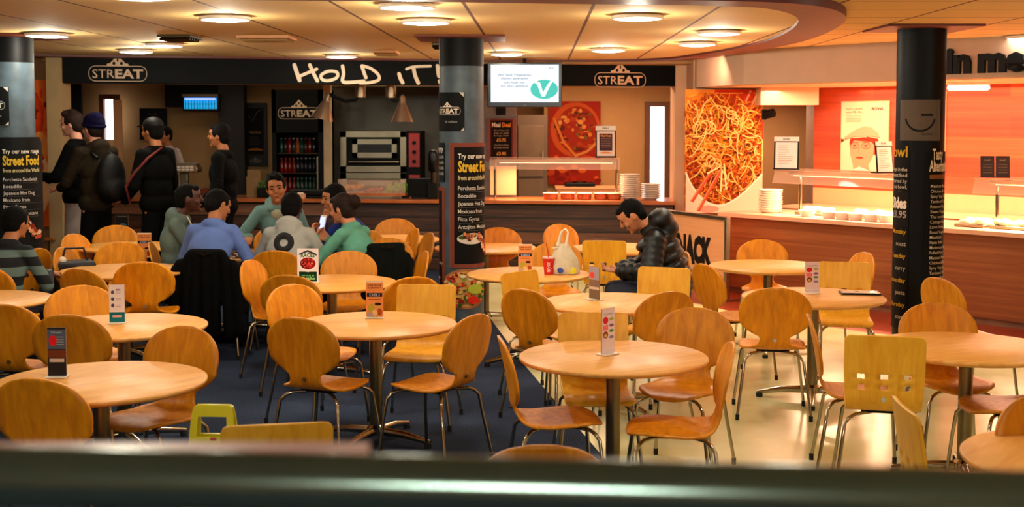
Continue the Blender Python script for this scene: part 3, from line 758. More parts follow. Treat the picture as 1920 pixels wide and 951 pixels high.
menu_stand('black-framed Meal Deal menu card on top of the middle glass guard', 1136,292,15.62,60,38,gz1,0,.12,True)
# plates
def plate_proto(r, h_):
    t = thing('plate','white china bowl in the tall stack at the right end of the middle counter','bowl',group='white bowls in the tall stack')
    MB().lathe([(0,0),(r*.55,0),(r*.6,h_*.25),(r,h_),(r,h_*1.25),(r*.94,h_*1.2),(r*.55,h_*.45),(0,h_*.4)],28).build('china','white_china',t)
    MB().lathe([(r*.5,-.003),(r*.5,.003),(r*.42,.003),(r*.42,-.003)],24).build('foot_ring','white_china',t)
    return t
pl0 = plate_proto(.125,.024); base = on_counter(1180,.25)
pl0.location = (base[0], base[1], base[2]+.003)
for i in range(1,13):
    o = dup(pl0, (base[0]+rnd(-.003,.003), base[1], base[2]+.003+.0235*i))
    if i == 12: o['label'] = 'topmost white china bowl of the tall stack on the middle counter'
base = on_counter(1221,.25); g_ = None
for i in range(8):
    o = dup(pl0, (base[0]+rnd(-.004,.004), base[1], base[2]+.003+.0235*i), label='white china bowl in the low stack beside the tall one, by the wall post', group='white bowls in the low stack')
    if i == 7: o['label'] = 'topmost white china bowl of the low stack by the wall post'
# television
a = Py(914,201,14.6); b = Py(1054,117,14.6); wd = b.x-a.x; ht = b.z-a.z
tv = thing('television', 'flat television on the black fascia showing a vegetarian notice', 'television', ((a.x+b.x)/2,14.6,a.z), 0)
MB().box((0,.03,ht/2),(wd,.06,ht)).build('casing', mat('tv_blue_black','#06060c',.25), tv, bevel=.008)
MB().box((0,.19,ht*.6),(.2,.28,.14)).build('bracket','black',tv)
MB().cyl((0,.2,ht*.6),(0,.2,2.60-a.z),.02).build('drop_pole','black',tv)
p = Print(); bz = wd*.045
p.rect(-wd/2+bz,ht*.11,wd/2-bz,ht*.95,'#e8f4ff')
for i, (s_, uu, vv, ww) in enumerate((('We have Vegetarian',-.14,.70,.45),('dishes available',-.14,.62,.36),('Just look out',-.14,.53,.28),('for this symbol',-.14,.45,.36))):
    p.text(s_, wd*uu, ht*vv, ht*.05, '#3a4a6a', .01, width=wd*ww)
p.text('BOWL', wd*.36, ht*.86, ht*.03, '#404860', .02)
p.ell(wd*.26, ht*.40, wd*.185, ht*.215, '#20b8a8', 40)
vv = [(-.13,.13),(-.10,.155),(-.055,.13),(-.015,-.06),(.045,.09),(.075,.15),(.12,.17),(.08,.07),(.01,-.14),(-.035,-.14),(-.09,.08)]
p.poly([(wd*(.26+x*1.0), ht*(.40+y*1.15)) for x, y in vv], '#f0fbff')
p.build('screen_picture', tv, m='screen', loc=(0,-.001,0))
p = Print(); p.text('LG',0,ht*.035,ht*.03,'#807880',.02); p.build('bezel_mark', tv, loc=(0,-.001,0))

# ================================================================ RIGHT SIDE: noodle wall, main counter
NA, NB = Vector((pB.x+.06,14.95)), Vector((Py(1432,250,14.9).x,14.9))
structure(wall_box('wall_noodle', (pB.x+.03,14.95), (Py(1431,250,14.9).x,14.9), 0, 2.64, .12, 'white_wall'))
def p_noodle(p, wd, ht):
    R_ = random.Random(3)
    p.rect(-wd/2,0,wd/2,ht,'#c83008')
    p.poly([(-wd/2,ht*.7),(-wd/2,ht),(-wd*.1,ht),(-wd*.2,ht*.9)],'#f09030')
    for k in (0,.10): p.line([(wd*(.22+k),ht*.80),(wd*(.36+k),ht*1.0-.01)], wd*.025, '#e8a878')
    # bowl
    def clipx(x): return max(-wd/2+.002, min(wd/2-.002, x))
    p.ell(wd*.18, ht*.50, wd*.315, ht*.42, '#c85c14'); 
    p.poly([(-wd/2,ht*.88),(-wd*.2,ht*.96),(wd*.1,ht*.95),(wd*.35,ht*.88),(wd/2,ht*.7),(wd/2,ht*.05),(-wd/2,ht*.05)],'#b84c10')
    cols = ['#e08a20','#e89c30','#d46a14','#ecac44','#c4500e','#dc7c20','#a8380a','#f4c468','#982c08','#e8a038']
    def strand(cx, cy, L_, w_, col, curl):
        a = R_.uniform(0,6.28); P = []; x, y = cx, cy; k = R_.uniform(-curl,curl)
        for i in range(16):
            P.append((clipx(x), max(ht*.03,min(ht*.97,y)))); x += math.cos(a)*L_/15; y += math.sin(a)*L_/15; a += k/15+R_.uniform(-.35,.35)
        p.line(P, w_, col)
    def top(x): return ht*(.93-.28*abs(x/wd)**1.8*2)
    for i in range(760):
        x = R_.uniform(-.48,.48)*wd; y = R_.uniform(.12,1)*top(x)
        warm = y < ht*.45
        strand(x, y, R_.uniform(.15,.5)*wd, wd*R_.uniform(.007,.018), R_.choice(cols[2:9] if warm else cols), 4)
    for i in range(45):
        x = R_.uniform(-.45,.45)*wd; p.ell(x, R_.uniform(.2,.9)*top(x), wd*R_.uniform(.008,.022), wd*R_.uniform(.008,.022), R_.choice(['#4a1008','#6a1c08','#301008']), 9)
    for i in range(30):
        x = R_.uniform(-.4,.4)*wd; strand(x, R_.uniform(.3,.95)*top(x), .45*wd, wd*.012, R_.choice(['#f8cc78','#f0bc60']), 9)
    # pale bowl across the bottom, in front of the noodles
    arc = [(wd*(-.5+1.0*i/24), ht*(.33-.27*math.sin(PI*min(1,(i/24)*.98)**.8))) for i in range(25)]
    p.poly([(-wd/2,0)]+[(-wd/2,ht*.33)]+arc[1:]+[(wd/2,ht*.12),(wd/2,0)],'#f4c8a8')
    p.line(arc, wd*.02, '#fce0c4'); p.ell(-wd*.2,ht*.03,wd*.14,ht*.03,'#d89078')
    for dx in (0,.085): p.line([(wd*(-.42+dx),ht*(.09-dx*.9)),(wd*(-.13+dx),ht*(.37-dx*.3))], wd*.045, '#c04a28')
    for dx in (0,.085): p.line([(wd*(-.425+dx),ht*(.10-dx*.9)),(wd*(-.14+dx),ht*(.375-dx*.3))], wd*.012, '#e08860')
    p.line([(-wd*.22,ht*.32),(-.1*wd,ht*.36),(.0,ht*.40),(.03*wd,ht*.2),(-.04*wd,ht*.17),(-.03*wd,ht*.34)], wd*.02, '#ffdc90')
flat_item('noodle_poster', 'large orange poster of a bowl of noodles with chopsticks', 'poster', 1283,168,1428,398, 14.86, .03, 'white_wall', p_noodle)
# white fascia over the main counter
d_c = (CB-CA).normalized(); n_c = Vector((-d_c.y, d_c.x))       # n_c points away from the room
fpt = [(pB.x+.05,15.9),(2.12,14.75)]+[tuple(CA+d_c*t) for t in (.25,5.2)]
fb = MB(); fo = [Vector(p) for p in fpt]
# smooth the turn
pts = [fo[0], fo[1], fo[1].lerp(fo[2],.5), fo[2], fo[3]]
for i in range(len(pts)-1):
    a = pts[i]; b = pts[i+1]; off = Vector((.09,.09))
    fb.add([(a.x,a.y,2.235),(b.x,b.y,2.235),(b.x,b.y,2.64),(a.x,a.y,2.64),(a.x+off.x,a.y+off.y,2.235),(b.x+off.x,b.y+off.y,2.235),(b.x+off.x,b.y+off.y,2.64),(a.x+off.x,a.y+off.y,2.64)],
           [(0,1,2,3),(7,6,5,4),(0,4,5,1),(3,2,6,7),(0,3,7,4),(1,5,6,2)])
structure(fb.build('trim_7', mat('fascia_white','#b8967c',.8,var=.03)))
# soffit of the serving zone
sp = [(pB.x+.2,16.0), (2.22,14.85), tuple(CA+d_c*.25+n_c*.09), tuple(CA+d_c*5.2+n_c*.09), tuple(CA+d_c*5.2+n_c*3.8), (3.3,17.4), (pB.x+.2,17.4)]
poly_slab('ceiling', sp, 2.23, 'white_wall', th=.04)
# sign letters
sg = thing('fascia_lettering', 'black raised lettering reading main menu on the white fascia', 'sign', (CA.x, CA.y, 0), math.atan2(d_c.y, d_c.x))
def letters(word, u_left, v, h, depth=.035):
    vs, fs, x0, x1 = text_polys(word, .05); k = h/.7
    b = MB(); P = [(u_left+(x-x0)*k*1.12, v+y*k) for x, y in vs]; n_ = len(P)
    b.v = [(u, -depth, w_) for u, w_ in P]+[(u, -.002, w_) for u, w_ in P]
    ec = {}
    for f in fs:
        b.f.append(list(f)); b.m.append(0); b.c.append(None)
        for i in range(len(f)):
            e = (f[i], f[(i+1)%len(f)]); ec[e] = 1
    for (a, c) in list(ec):
        if (c, a) not in ec: b.f.append([c, a, a+n_, c+n_]); b.m.append(0); b.c.append(None)
    b.build('word', 'black', sg, angle=30)
    return (x1-x0)*k*1.12
ui, vi = on_plane(1776,134,CA,CB); um, vm = on_plane(1836,134,CA,CB)
h_ = .22
vs, fs, x0, x1 = text_polys('main', .05); wmain = (x1-x0)*h_/.7*1.12
un, _ = on_plane(1822,134,CA,CB)
letters('main', un-wmain, vi-.01, h_); letters('menu', um, vm, h_)
# red wood wall behind the main counter
WA, WB = Vector((Py(1526,250,14.9).x,14.9)), Vector((Py(1960,250,12.8).x,12.8))
structure(wall_box('wall_red_wood', WA, WA+(WB-WA)*1.6, 1.075, 2.235, .12, 'red_wood_wall'))
structure(wall_box('wall_cream_lower', WA-(WB-WA).normalized()*.0, WA+(WB-WA)*1.6, 0, 1.075, .10, 'cream_panel'))
structure(wall_box('wall_corridor_back', (Py(1425,250,17).x,17), (Py(1545,250,17).x,17), 0, 2.2, .1, 'beige_wall'))
structure(wall_box('door_1', (Py(1511,250,15.6).x,15.6), (Py(1529,250,15.4).x,15.4), 0, 2.15, .06, mat('corridor_grey','#7a5c44',.6)))
structure(MB().box((Py(1480,180,14.6).x,14.75,2.13),(.66,.35,.2)).build('trim_8','white_wall'))
t = thing('security_camera', 'small black camera fixed to the wall beside the noodle poster', 'camera', (Py(1432,215,14.8).x, 14.8, Py(1440,215,14.8).z))
MB().box((0,0,0),(.05,.06,.12)).build('bracket','black',t); MB().cyl((.02,-.02,0),(.09,-.10,.02),.05,n=18).build('body','black',t); MB().cyl((.09,-.10,.02),(.095,-.105,.02),.03).build('lens','black_gloss',t)
# soffit lamp
c = Py(1826,173,12.4); t = thing('soffit_lamp', 'oblong pale lamp under the white soffit', 'lamp', (c.x, 12.55, 2.16), math.atan2(-2.56,2.21)*.4)
MB().box((0,0,.055),(.4,.1,.03)).build('base','white_china',t); MB().capsule((-.17,0,.015),(.17,0,.015),.028,.028).build('diffuser','tube_glow',t)
# chef poster
def p_chef(p, wd, ht):
    p.rect(-wd/2,0,wd/2,ht,'#f0c8a4'); p.text('BOWL', wd*.28, ht*.88, ht*.04, '#3a1c14', .04, width=wd*.26)
    for i, s_ in enumerate(("Here's a BOWL",'you fill, Sir,')): p.text(s_, -wd*.40, ht*(.885-.045*i), ht*.03, '#4a2418', .01, align='l', width=wd*.36)
    for i in range(5): p.rect(-wd*.40, ht*(.80-.022*i), -wd*.40+wd*rnd(.25,.35), ht*(.806-.022*i), '#9a6a50')
    p.poly([(wd*.05,ht*.50),(wd*.30,ht*.47),(wd*.33,ht*.34),(wd*.25,ht*.24),(wd*.12,ht*.22)],'#a03c20')
    p.poly([(-wd*.22,0),(-wd*.24,ht*.10),(-wd*.30,ht*.24),(-wd*.32,ht*.40),(-wd*.24,ht*.47),(wd*.1,ht*.48),(wd*.22,ht*.40),(wd*.20,ht*.22),(wd*.10,ht*.08),(wd*.14,0)],'#e89470')
    p.poly([(-wd*.32,ht*.40),(-wd*.30,ht*.47),(wd*.0,ht*.49),(wd*.30,ht*.47),(wd*.24,ht*.36),(wd*.16,ht*.42),(-wd*.22,ht*.44),(-wd*.29,ht*.36)],'#8c3018')
    p.poly([(-wd*.48,ht*.44),(-wd*.42,ht*.49),(-wd*.18,ht*.60),(wd*.0,ht*.65),(wd*.16,ht*.63),(wd*.30,ht*.55),(wd*.34,ht*.48),(wd*.1,ht*.505),(-wd*.2,ht*.49),(-wd*.4,ht*.44)],'#d8a07c')
    p.line([(-wd*.46,ht*.45),(-wd*.2,ht*.495),(wd*.1,ht*.505),(wd*.33,ht*.485)], ht*.008, '#a86040')
    p.poly([(-wd*.5,ht*.40),(-wd*.42,ht*.44),(-wd*.5,ht*.47)],'#501c14')
    for e in (-.2,.04):
        p.line([(wd*(e-.07),ht*.405),(wd*e,ht*.415),(wd*(e+.08),ht*.405)], ht*.01, '#8a3820')
        p.ell(wd*e,ht*.365,wd*.045,ht*.012,'#7a2c18',14); p.line([(wd*(e+.095*math.cos(a*.4)),ht*(.36+.035*math.sin(a*.4))) for a in range(16)], ht*.008,'#8a4830',True)
    p.line([(-wd*.1,ht*.36),(-wd*.13,ht*.26),(-wd*.06,ht*.25)], ht*.008, '#d07850')
    p.ell(-wd*.09,ht*.19,wd*.08,ht*.016,'#d84020',18); p.poly([(-wd*.26,0),(-wd*.1,ht*.06),(wd*.14,0)],'#f8dcc4')
u0, vt = on_plane(1579,190,WA,WB); u1_, vb = on_plane(1667,322,WA,WB)
wd_ = WB-WA; wrz = math.atan2(wd_.y, wd_.x); dW = wd_.normalized(); nW = Vector((-dW.y, dW.x))
pc = WA+dW*((u0+u1_)/2)-nW*.02
t = thing('chef_poster', 'pale poster of a person in a cap and glasses on the red wood wall', 'poster', (pc.x, pc.y, vb), wrz)
MB().box((0,.01,(vt-vb)/2),((u1_-u0),.018,vt-vb)).build('board','cream_panel',t,bevel=.003)
p = Print(); p_chef(p, u1_-u0-.02, vt-vb-.01); p.build('print', t)
u2, _ = on_plane(1769,250,WA,WB); pc = WA+dW*u2-nW*.02
t = thing('framed_notice', 'white upright notice on the red wood wall, mostly behind the right pillar', 'poster', (pc.x, pc.y, 1.30), wrz)
MB().box((-.25,.01,.43),(.56,.018,.86)).build('board','cream_panel',t,bevel=.003); MB().box((-.25,-.002,.43),(.5,.004,.8)).build('sheet','white_china',t)
# ---- main counter
cr = math.atan2(d_c.y, d_c.x); cl = (CB-CA).length+.4
mc = thing('serving_counter', 'main menu counter faced in striped red-brown wood with a pale worktop, right side', 'counter', (CA.x, CA.y, 0), cr)
MB().box((cl/2,.42,.435),(cl,.76,.75)).build('wood_front','teak_panels',mc)
MB().box((cl/2,.38,.845),(cl+.06,.90,.045)).build('worktop','worktop_pale',mc,bevel=.006)
MB().box((cl/2,.43,.04),(cl,.72,.085)).build('kick_strip', mat('kick_grey','#8a5c40',.35), mc)
def on_main(px, dy, z=.868):
    u, _ = on_plane(px, 420, CA, CB); p = CA+d_c*u+n_c*dy; return (p.x, p.y, z)
# back worktop with lamps glow
t = thing('back_counter', 'pale counter along the foot of the red wood wall', 'counter', (WA.x-nW.x*.5, WA.y-nW.y*.5, 0), wrz)
MB().box((2.1,.22,.43),(4.2,.4,.86)).build('cabinet','cream_panel',t,bevel=.01); MB().box((2.1,.2,.875),(4.25,.48,.03)).build('top','worktop_pale',t)
def guard_at(label, px0, px1, zs, posts, dy=.2):
    a = on_main(px0,dy); b = on_main(px1,dy); g, l = guard(label, (a[0],a[1]), (b[0],b[1]), zs, posts, depth=.42); l.data.energy = 58; g.location.z = .868
    for c in g.children:
        if c.name.startswith('post') or True: pass
    return g
gz2 = Py(1560,318,13.1).z
g2 = guard_at('glass food guard on the main counter, left one beside the bowl stack', 1437, 1688, gz2, (.16, 1.45))
g3 = guard_at('glass food guard on the main counter, right one at the picture edge', 1812, 1990, Py(1870,332,11.6).z, (.1, 1.2))
a = on_main(1474,.35); menu_stand('white-topped menu card at the left end of the left glass guard', 1474,305,a[1],62,46,gz2-.012,-.3,.12,False)
a = on_main(1662,.35); menu_stand('white-topped menu card leaning beside the right pillar on the glass guard', 1660,312,a[1],60,42,gz2-.012,.5,.12,False)
a = on_main(1866,.35)
def brochures():
    z = Py(1870,332,11.6).z-.01
    t = thing('brochure_pair', 'two dark menu leaflets standing on the right glass guard', 'menu', (Py(1866,320,a[1]).x, a[1], z), -.2)
    for sx in (-1, 1):
        o = MB().box((sx*.066,0,.10),(.122,.008,.2)).build('leaflet', mat('brochure_brown','#2c1810',.5), t); o.rotation_euler = (-.15,0,0)
        p = Print(); p.text('bowl', sx*.066, .155, .018, '#a88868', .01)
        for i in range(4): p.rect(sx*.066-.04,.12-.025*i,sx*.066+.04,.124-.025*i,'#8a7058')
        q = p.build('print', t, loc=(0,-.0055,0)); q.rotation_euler = (-.15,0,0)
    MB().box((0,.03,.004),(.26,.08,.008)).build('foot','black',t)
brochures()
# bowls, trays and food on the main counter
sb = on_main(1411,.30)
st0 = thing('bowl','white china bowl in the stack beside the noodle poster','bowl',(sb[0],sb[1],sb[2]+.003),group='white bowls stacked beside the noodle poster')
MB().lathe([(0,0),(.09,0),(.125,.022),(.13,.03),(.122,.03),(.085,.008),(0,.008)],30).build('china','white_china',st0)
MB().lathe([(.08,-.003),(.08,.002),(.07,.002),(.07,-.003)],24).build('foot_ring','white_china',st0)
for i in range(1,10):
    o = dup(st0, (sb[0]+rnd(-.003,.003), sb[1], sb[2]+.003+.024*i))
    if i == 9: o['label'] = 'topmost white china bowl of the stack beside the noodle poster'
def server(px, dy, label, grp, tip=0):
    p = on_main(px, dy); t = thing('serving_dish', label, 'dish', p, cr, grp)
    MB().lathe([(0,0),(.07,0),(.105,.06),(.11,.075),(.10,.075),(.068,.012),(0,.012)],24).build('china','white_china',t)
    MB().lathe([(0,.05),(.09,.055),(.06,.075),(.03,.085),(0,.088)],20).build('food', 'creamy_food', t)
    return t
s0 = None
for i, px in enumerate((1500,1541,1567,1592,1620,1648)):
    p = on_main(px, .12)
    if s0 is None: s0 = server(px,.12,'small white dish of food under the left glass guard, first of six from the left','small white dishes under the left glass guard')
    else: dup(s0, p, label='small white dish of food under the left glass guard, %s of six from the left' % ['','second','third','fourth','fifth','last'][i])
    s0.scale = (.84,.84,.9)
def tray(px, dy, label, ln=.42, fl=True):
    t = thing('food_tray', label, 'tray', on_main(px, dy), cr)
    MB().prism([(-ln/2,-.15),(ln/2,-.15),(ln/2,.15),(-ln/2,.15)],0,.03).build('tray_body','steel',t,bevel=.008)
    b = MB(); [b.ell((rnd(-ln*.42,ln*.42),rnd(-.1,.1),rnd(.03,.06)),(.05,.04,.03),None,10) for _ in range(26)]; b.build('food','creamy_food',t)
    return t
tray(1490,.42,'shallow tray heaped with pale food near the left post of the glass guard'); tray(1600,.44,'long steel tray heaped with pale food behind the small dishes',.9)
tray(1800,.3,'tray of food just right of the dark pillar',.3); tray(1885,.32,'tray of food under the right glass guard',.5)
# BACK panel: a freestanding sign panel in an aluminium frame
def BACKP():
    z0 = .02; A_ = Pz(1362,566,0); B_ = Py(1232,395,13.35)
    A2 = Vector((A_.x, A_.y)); B2 = Vector((B_.x, 14.3)); B2.x = Py(1234,400,14.3).x
    d = A2-B2; L_ = d.length; zt_ = Py(1360,407,A2.y).z
    t = thing('sign_panel', 'freestanding wooden sign panel in an aluminium frame with black stencil letters', 'sign', (B2.x, B2.y, 0), math.atan2(d.y, d.x))
    MB().box((L_/2,.0,(zt_+z0)/2+.02),(L_-.06,.012,zt_-z0-.08)).build('panel','pale_wood',t)
    for u in (0, L_): MB().box((u,0,zt_/2),(.045,.045,zt_)).build('upright','alu',t,bevel=.004)
    MB().box((L_/2,0,zt_-.02),(L_,.05,.04)).build('top_rail','alu',t,bevel=.004); MB().box((L_/2,0,z0+.05),(L_,.04,.03)).build('bottom_rail','alu',t)
    for u in (0, L_): MB().box((u,0,.012),(.05,.3,.024)).build('foot','alu',t)
    p = Print(); u0, v0 = on_plane(1336,497,B2,A2); _, v1 = on_plane(1336,450,B2,A2)
    p.text('SNACK', u0, v0, v1-v0, '#140804', .075, align='r', sx=.62)
    p.build('lettering', t, loc=(0,-.008,0)); return t
BACKP()

# ================================================================ PILLARS
PR = .19
def pillar(px, Y, label, body, black_to, kind):
    x = Py(px, 300, Y).x
    t = thing('pillar', label, 'pillar', (x, Y, 0))
    zb = black_to
    MB().lathe([(PR,0.0),(PR,zb)],48).build('shaft', body, t)
    MB().lathe([(PR+.001,zb),(PR+.001,2.583 if kind else 2.548)],48).build('black_collar','pillar_black',t)
    s_ = .375
    c = MB(); zt = 2.565 if not kind else 2.60
    c.prism([(-s_,-s_),(s_,-s_),(s_,s_),(-s_,s_)], zt-.018, zt-.002); c.build('capital_plate','ring_under',t,bevel=.003)
    MB().lathe([(PR+.02,0),(PR+.02,.06),(PR+.002,.08)],48).build('base_ring','dark_steel',t)
    return t
zc = Py(865,125,11).z
pm = pillar(865.5, 11.0, 'round blue-grey pillar in the middle with menus wrapped round it', 'pillar_blue', zc, 0)
pl = pillar(23, 10.8, 'round blue-grey pillar at the left edge of the picture', 'pillar_blue', Py(23,118,10.8).z, 0)
pr = pillar(1724, 10.3, 'round black pillar on the right with menu texts', 'pillar_black', Py(1724,138,10.3).z, 1)
def zat(py, Y): return Py(900, py, Y-PR).z
def wrap(parent_loc, name, label, cat, a0, prn, w_, zlow, m_back=None, th=.006):
    """a sheet hugging a pillar; a0 is the bearing of its centre"""
    t = thing(name, label, cat, (parent_loc[0], parent_loc[1], zlow))
    prn.build('print', t, cyl=(PR+th+.0008, a0))
    return t
def sheet(t, a0, w_, h_, m, th=.006, z0=0):
    b = MB(); n_ = 60; P = []
    for rr in (PR+.001, PR+th):
        for i in range(n_+1):
            a = a0+(-w_/2+w_*i/n_)/PR
            P += [(rr*math.sin(a), -rr*math.cos(a), z0), (rr*math.sin(a), -rr*math.cos(a), z0+h_)]
    k = 2*(n_+1); F_ = []
    for i in range(n_):
        F_ += [(2*i, 2*i+2, 2*i+3, 2*i+1)[::-1], (k+2*i, k+2*i+2, k+2*i+3, k+2*i+1), (2*i+1, 2*i+3, k+2*i+3, k+2*i+1), (2*i, k+2*i, k+2*i+2, 2*i+2)]
    F_ += [(0,1,k+1,k),(2*n_,k+2*n_,k+2*n_+1,2*n_+1)]
    b.add(P, F_); return b.build('backing', m, t)
ITEMS = ['Porchetta Sandwich','Bocadillo','Japanese Hot Dog','Mexicano from','Pitta Gyros','Antojitos Mexicano']
def street_menu(p, wd, ht, dim=1.0, frame=True):
    if frame:
        p.rect(-wd/2,0,wd/2,ht,'#7c3c2c',60); p.rect(-wd/2+.035,.035,wd/2-.035,ht-.035,'#0a0706',60)
    f = ht
    p.text('Try our new range', 0, f*.875, f*.040, '#e8e0d0', .02, width=wd*.72)
    p.text('Street Food', 0, f*.77, f*.085, '#d8b030', .035, width=wd*.72)
    p.text('from around the World', 0, f*.705, f*.036, '#d8c890', .02, width=wd*.72)
    for i, s_ in enumerate(ITEMS):
        p.text(s_, -wd*.36, f*(.625-.062*i), f*.032, '#d8d0c4', .005, align='l', width=wd*.036*len(s_)); p.rect(-wd*.36, f*(.608-.062*i), wd*.34, f*(.610-.062*i), '#6a645c', 12)
    R_ = random.Random(5)
    p.ell(-wd*.12, f*.235, wd*.26, f*.045, '#d8c8b8', 24)
    for i in range(30): p.ell(-wd*.12+R_.uniform(-.2,.2)*wd, f*(.24+R_.uniform(-.02,.035)), wd*R_.uniform(.02,.05), f*R_.uniform(.008,.016), R_.choice(['#7a4424','#3c5a1c','#b05830','#dc8a50','#4a2410']),8)
    for i in range(16): p.ell(wd*.2+R_.uniform(-.13,.13)*wd, f*(.15+R_.uniform(-.05,.06)), wd*R_.uniform(.03,.07), f*R_.uniform(.012,.028), R_.choice(['#c85030','#e8a070','#8a3010','#f0c090']),8)
# middle pillar menus
Ym = 11.0; ml = pm.location
zb0, zb1 = zat(503,Ym), zat(268,Ym); wdm = .50; hm = zb1-zb0
p = Print(); street_menu(p, wdm, hm)
am = -.49+wdm/2/PR; 
am = math.asin((845-865.5)/41.5)+wdm/2/PR
t = wrap(ml,'menu_board','framed black Street Food menu wrapped round the middle pillar','menu board',am,p,wdm,zb0); sheet(t,am,wdm,hm,'pillar_brown_line')
p = Print(); z0, z1 = zat(246,Ym), zat(173,Ym); w_ = .30; h_ = z1-z0
p.rect(-w_/2,0,w_/2,h_,'#0c0e10',40); streat(p,0,h_*.52,w_*.8,'#e8dcc8'); p.text('by sodexo',w_*.12,h_*.22,h_*.06,'#a0a098',.01)
p.poly([(w_/2-.001,h_-.04),(w_/2-.001,h_-.001),(w_/2-.04,h_-.001)],'#c8c0b0'); p.poly([(w_/2-.001,.001),(w_/2-.001,.03),(w_/2-.03,.001)],'#c8c0b0')
aa = math.asin(7/41.5)-w_/2/PR
t = wrap(ml,'stall_poster','small black badge poster high on the middle pillar','poster',aa,p,w_,z0); sheet(t,aa,w_,h_,'black')
p = Print(); z0, z1 = zat(342,Ym), zat(268,Ym); w_ = .2; h_ = z1-z0
p.rect(-w_/2,0,w_/2,h_,'#15181c',40); p.text('Hungry',w_*.0,h_*.78,h_*.13,'#e0dcd4',.02,width=w_*.9)
for i in range(4): p.text('chilli',w_*.22,h_*(.6-.14*i),h_*.07,'#a8a49c',.01,width=w_*.5)
aa = math.asin(-.72)-w_/2/PR
t = wrap(ml,'side_menu','dark menu sheet on the left flank of the middle pillar, ending in the word Hungry','menu',aa,p,w_,z0); sheet(t,aa,w_,h_,'black')
p = Print(); z0, z1 = zat(560,Ym), zat(352,Ym); w_ = .22; h_ = z1-z0
p.rect(-w_/2,0,w_/2,h_,'#7c3c2c',40); p.rect(-w_/2,.03,w_/2-.03,h_-.03,'#0a0706',40); p.text('fresh daily',0,h_*.3,h_*.03,'#b0a898',.01); p.rect(-.06,h_*.02,.03,h_*.17,'#c81c20',4); p.rect(-.065,h_*.165,.035,h_*.185,'#e8d0cc',4)
aa = math.asin(-.72)-w_/2/PR
t = wrap(ml,'menu_board','second framed menu on the left flank of the middle pillar, below the side sheet','menu board',aa,p,w_,z0); sheet(t,aa,w_,h_,'pillar_brown_line')
def pizza_print(p, ru, rv, v):
    R_ = random.Random(11); p.ell(0,v,ru,rv,'#a8683c',48); p.ell(0,v,ru*.9,rv*.88,'#d0a060',40)
    for i in range(150):
        a = R_.uniform(0,6.28); r = R_.uniform(0,1)**.5*.84
        p.ell(ru*r*math.cos(a), v+rv*r*math.sin(a), ru*R_.uniform(.04,.12), rv*R_.uniform(.04,.12), R_.choice(['#b82818','#d8c040','#7a9a28','#e8d8a8','#8a1810','#3c5a18','#e07828','#c8382c']), 9)
    p.ell(ru*.25,v-rv*.55,ru*.2,rv*.2,'#d02818',18); p.ell(ru*.35,v-rv*.0,ru*.3,rv*.25,'#a8b838',18)
p = Print(); z0 = zat(580,Ym); rv = (zat(505,Ym)-z0)/2; pizza_print(p,.235,rv,rv)
aa = math.asin((830-865.5)/41.5)+.235/PR
t = wrap(ml,'pizza_sticker','round pizza picture stuck low on the middle pillar','sticker',aa,p,.4,z0,th=.001)
# left pillar menus
Yl = 10.8; ll = pl.location
def left_board():
    z0, z1 = zat(468,Yl), zat(262,Yl); wd, ht = .5, z1-z0; a0 = .52; aw = wd/PR
    p = Print(); street_menu(p, wd*.9, ht, frame=False)
    Rb = PR+.055; t = thing('menu_board','bulging black Street Food menu on the left pillar, behind the striped sweater','menu board',(ll[0],ll[1],z0))
    b = MB(); n_ = 60; P = []
    for i in range(n_+1):
        a = a0+(-1.15+2.3*i/n_); e = min(i, n_-i)/7.0; cr_ = .06*max(0,1-e)**2
        for rr in (PR+.001, Rb): P += [(rr*math.sin(a),-rr*math.cos(a),-.04+cr_),(rr*math.sin(a),-rr*math.cos(a),ht+.02-cr_)]
    F_ = []
    for i in range(n_):
        k = 4*i; F_ += [(k,k+1,k+5,k+4),(k+2,k+6,k+7,k+3),(k+1,k+3,k+7,k+5),(k,k+4,k+6,k+2)]
    F_ += [(0,2,3,1),(4*n_,4*n_+1,4*n_+3,4*n_+2)]
    b.add(P, F_).build('casing','black',t)
    p.build('print', t, cyl=(Rb+.0008, a0+.20)); return t
left_board()
p = Print(); z0, z1 = zat(235,Yl), zat(163,Yl); w_ = .3; h_ = z1-z0
p.rect(-w_/2,0,w_/2,h_,'#0c0e10',40); streat(p,0,h_*.52,w_*.8,'#c8d0c8'); p.text('by sodexo',w_*.12,h_*.22,h_*.06,'#a0a098',.01)
p.poly([(w_/2-.001,h_-.04),(w_/2-.001,h_-.001),(w_/2-.04,h_-.001)],'#c8c0b0'); p.poly([(w_/2-.001,.001),(w_/2-.001,.03),(w_/2-.03,.001)],'#c8c0b0')
aa = math.asin(-.07)-w_/2/PR+.37
t = wrap(ll,'stall_poster','small black badge poster at the picture edge on the left pillar','poster',aa,p,w_,z0); sheet(t,aa,w_,h_,'black')
# right pillar
Yr = 10.3; rl = pr.location
z0, z1 = zat(264,Yr), zat(187,Yr); w_ = .33; h_ = z1-z0; p = Print()
p.rect(-w_/2,0,w_/2,h_,'#5a4c40',40)
sm = [(w_*.36*math.sin(a), h_*.62-h_*.38*math.cos(a)) for a in [(-1.35+2.7*i/20) for i in range(21)]]
p.line(sm, .016, '#0c0a0a'); p.rect(w_*.02,h_*.60,w_*.30,h_*.66,'#0c0a0a',4); p.text('sodexo',w_*.18,h_*.14,h_*.07,'#2c2420',.01)
t = wrap(rl,'smile_sign','square grey sign with a black smile shape on the right pillar','sign',-.31,p,w_,z0); sheet(t,-.31,w_,h_,'alu')
za, zb_ = zat(620,Yr), zat(285,Yr); hh = zb_-za
def ztop(py): return zat(py,Yr)-za
p = Print(); w_ = .30; p.rect(-w_/2,0,w_/2,hh,'#080606',40)
aL = math.asin(-.38)-w_/2/PR-.31; ue = w_/2-.012
